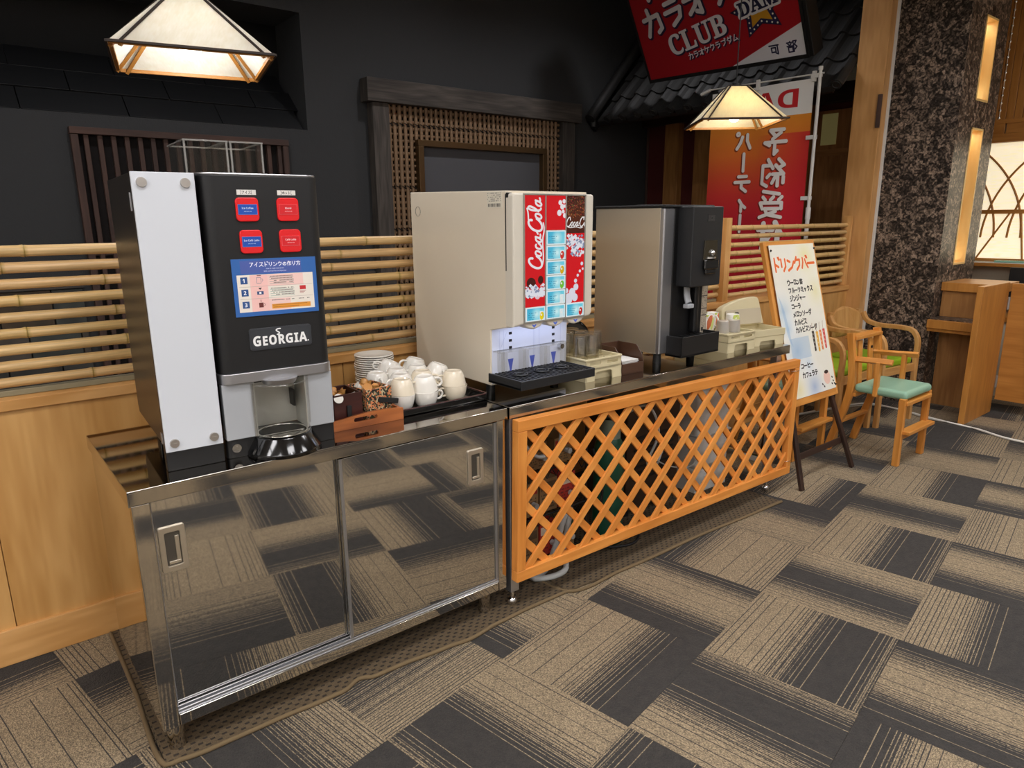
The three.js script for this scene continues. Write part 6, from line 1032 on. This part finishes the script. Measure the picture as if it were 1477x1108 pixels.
// ---------------------------------------------------------------- reception side
{
  const d = thing('reception_desk', 'wooden reception desk with a granite-topped shelf beside the granite column', 'desk', [5.5, 0, 0]);
  mk('desk_side', bx(0.2, 0.24, 0, 0.6, -0.2, 0.16, 0.003, 'y'), M.corridor, d);
  mk('shelf_edge', [bx(-0.03, 0.3, 0.63, 0.695, -0.215, 0.16, 0.004), bx(-0.015, 0.3, 0.605, 0.63, -0.215, 0.16, 0.003)], M.reception, d);
  mk('shelf_top', bx(0.0, 0.3, 0.695, 0.702, -0.21, 0.16, 0.001), M.granite, d);
  mk('upper_top', bx(0.16, 0.62, 0.9, 0.965, -0.215, 0.16, 0.003), M.reception, d); mk('riser', bx(0.18, 0.2, 0.702, 0.9, -0.21, 0.16, 0.003), M.corridor, d);
  mk('front_panel', bx(-0.27, 0.27, 0.0, 0.985, 0.16, 0.2, 0.004, 'y'), M.reception, d);
  const g = thing('swing_gate', 'wooden swing gate with steel hinges at the end of the reception desk', 'gate', [5.792, 0, 0.203]);
  mk('gate_panel', bx(-0.018, 0.018, 0.1, 0.975, 0.008, 0.72, 0.004, 'z'), M.reception, g);
  for (const y of [0.24, 0.83]) mk('hinge', [rod(V(-0.022, y - 0.045, 0.004), V(-0.022, y + 0.045, 0.004), 0.009, 12)], M.alu, g);
  const low = struct('wall_reception', [bx(6.9, 7.05, 0, 1.06, -0.75, 2.2), bx(6.9, 7.05, 2.1, CEIL, -0.75, 2.2)], std({ color: 0xcfc4ad, roughness: 0.8 }), 'pale reception wall with bamboo veneer above the lit window');
  for (let k = 0; k < 20; k++) mk('bamboo_strip', bx(6.885, 6.9, 2.24, CEIL, -0.75 + k * 0.06, -0.75 + k * 0.06 + 0.058, 0.004, 'y'), M.reception, low);
  for (let k = 0; k < 6; k++) mk('fascia_panel', bx(6.87, 6.9, 2.13, 2.22, -0.75 + k * 0.22, -0.75 + k * 0.22 + 0.21, 0.004, 'z'), M.reception, low);
  mk('fascia_rail', [bx(6.86, 6.9, 2.21, 2.245, -0.75, 0.6, 0.003, 'z'), bx(6.86, 6.9, 2.06, 2.13, -0.75, 0.6, 0.003, 'z')], M.reception, low);
  mk('service_ledge', [bx(6.72, 6.95, 1.03, 1.06, -0.75, 1.4, 0.004, 'z')], M.reception, low);
  mk('ledge_top', bx(6.73, 6.95, 1.06, 1.066, -0.75, 1.4), std({ color: 0xd8e0da, roughness: 0.1 }), low);
  // lit paper window with curved bars
  const w = struct('window_2', bx(6.93, 6.95, 1.066, 2.06, -0.75, 1.4), std({ map: dataTex(256, 256, (x, y) => mix3([250, 242, 216], [226, 206, 160], Math.min(1, Math.max(0, (vnoise(x / 3, y / 14, 85, 18, 6) - 0.55) * 1.6)))), roughness: 0.7, emissive: 0xfff0cc, emissiveIntensity: 0.45 }), 'lit paper window with curved wooden bars above the reception counter');
  const bars = [bx(6.905, 6.93, 1.066, 2.06, -0.75, -0.72, 0.002, 'y'), bx(6.905, 6.93, 1.47, 1.505, -0.75, 1.4, 0.002, 'z'), bx(6.905, 6.93, 1.066, 1.09, -0.75, 1.4, 0.002, 'z')];
  mk('straight_bar', bars, M.reception, w);
  const arc = (zc, yc, r, a0, a1) => { const pts = []; for (let i = 0; i <= 16; i++) { const a = a0 + (a1 - a0) * i / 16; pts.push(V(6.918, yc + Math.sin(a) * r, zc + Math.cos(a) * r)); } return tube(pts, 0.009, 24, 6); };
  for (const zc of [-1.25, -1.05, -0.35, -0.1]) mk('curved_bar', arc(zc, 1.25, 0.95, 0.02, zc < -0.5 ? 1.02 : 0.95).translate(0, 0, 0), M.reception, w);
  for (const zc of [0.55, 0.75, 1.2]) mk('curved_bar', arc(zc, 1.25, 0.95, Math.PI - 0.02, Math.PI - 1.02), M.reception, w);
  mk('straight_bar', [rod(V(6.918, 1.07, -0.42), V(6.918, 1.48, -0.2), 0.008, 6), rod(V(6.918, 1.07, -0.06), V(6.918, 1.48, -0.12), 0.008, 6)], M.reception, w);
  const l = new THREE.RectAreaLight(0xffeccb, 0.5, 1.2, 0.9); l.position.set(6.88, 1.58, 0.0); l.lookAt(0, 1.58, 0.0); scene.add(l);
  const tr = thing('glass_dish', 'pale green glass dish lying on the reception ledge', 'dish', [6.82, 1.066, -0.12]); mk('dish_plate', bx(-0.06, 0.06, 0.0, 0.015, -0.1, 0.14, 0.005), phys({ color: 0x9fd6c4, transmission: 0.4, roughness: 0.1, thickness: 0.01 }), tr);
  const mo = thing('monitor', 'black monitor below the reception ledge', 'monitor', [6.6, 0.66, 0.12]); mk('screen_casing', bx(-0.03, 0.0, 0.04, 0.38, -0.16, 0.4, 0.006), M.blackSatin, mo); mk('monitor_stand', [bx(-0.06, 0.06, 0, 0.012, 0.02, 0.22, 0.003), bx(-0.02, 0.01, 0.01, 0.06, 0.1, 0.14)], M.blackSatin, mo);
  const bt = thing('back_counter', 'wooden back counter under the reception window', 'counter', [6.3, 0, -0.2]); mk('counter_top', bx(0.02, 0.5, 0.62, 0.66, 0, 1.8, 0.004, 'z'), M.reception, bt); mk('counter_front', bx(0.04, 0.08, 0, 0.62, 0, 1.8, 0.003, 'y'), std({ color: 0xcfc4ad, roughness: 0.8 }), bt);
  const bd = thing('bead_string', 'string of small glossy beads hanging at the right edge of the granite column', 'bead string', [6.32, 0, -0.2]); const bs = []; for (let k = 0; k < 30; k++) { const s = new THREE.SphereGeometry(0.009, 10, 8); s.translate(0, 2.2 + k * 0.055, 0); bs.push(s); } mk('bead', bs, M.chrome, bd).userData.kind = 'stuff'; mk('thread', rod(V(0, 2.19, 0), V(0, CEIL, 0), 0.0015, 5), M.cable, bd);
}
// cables on the floor
single('floor_cable', [tube([V(4.5, 0.006, -0.72), V(4.95, 0.006, -0.62), V(5.3, 0.006, -0.5), V(5.304, 0.006, -0.303), V(5.235, 0.006, -0.03), V(5.19, 0.006, 0.19), V(5.175, 0.006, 0.31), V(5.09, 0.006, 0.52), V(5.12, 0.006, 0.9)], 0.006, 90, 7)], M.cable, 'white cable running along the carpet past the swing gate, nearest the chairs', 'cable');
single('floor_cable', [tube([V(4.55, 0.006, -0.69), V(4.98, 0.006, -0.585), V(5.27, 0.006, -0.46), V(5.285, 0.006, -0.28), V(5.2, 0.006, -0.02), V(5.205, 0.006, 0.2), V(5.15, 0.006, 0.33), V(5.07, 0.006, 0.53), V(5.09, 0.006, 0.9)], 0.0045, 90, 7)], std({ color: 0xb9b2a6, roughness: 0.5 }), 'thin greyish cable lying alongside the white cable on the carpet', 'cable');

renderer.render(scene, camera);
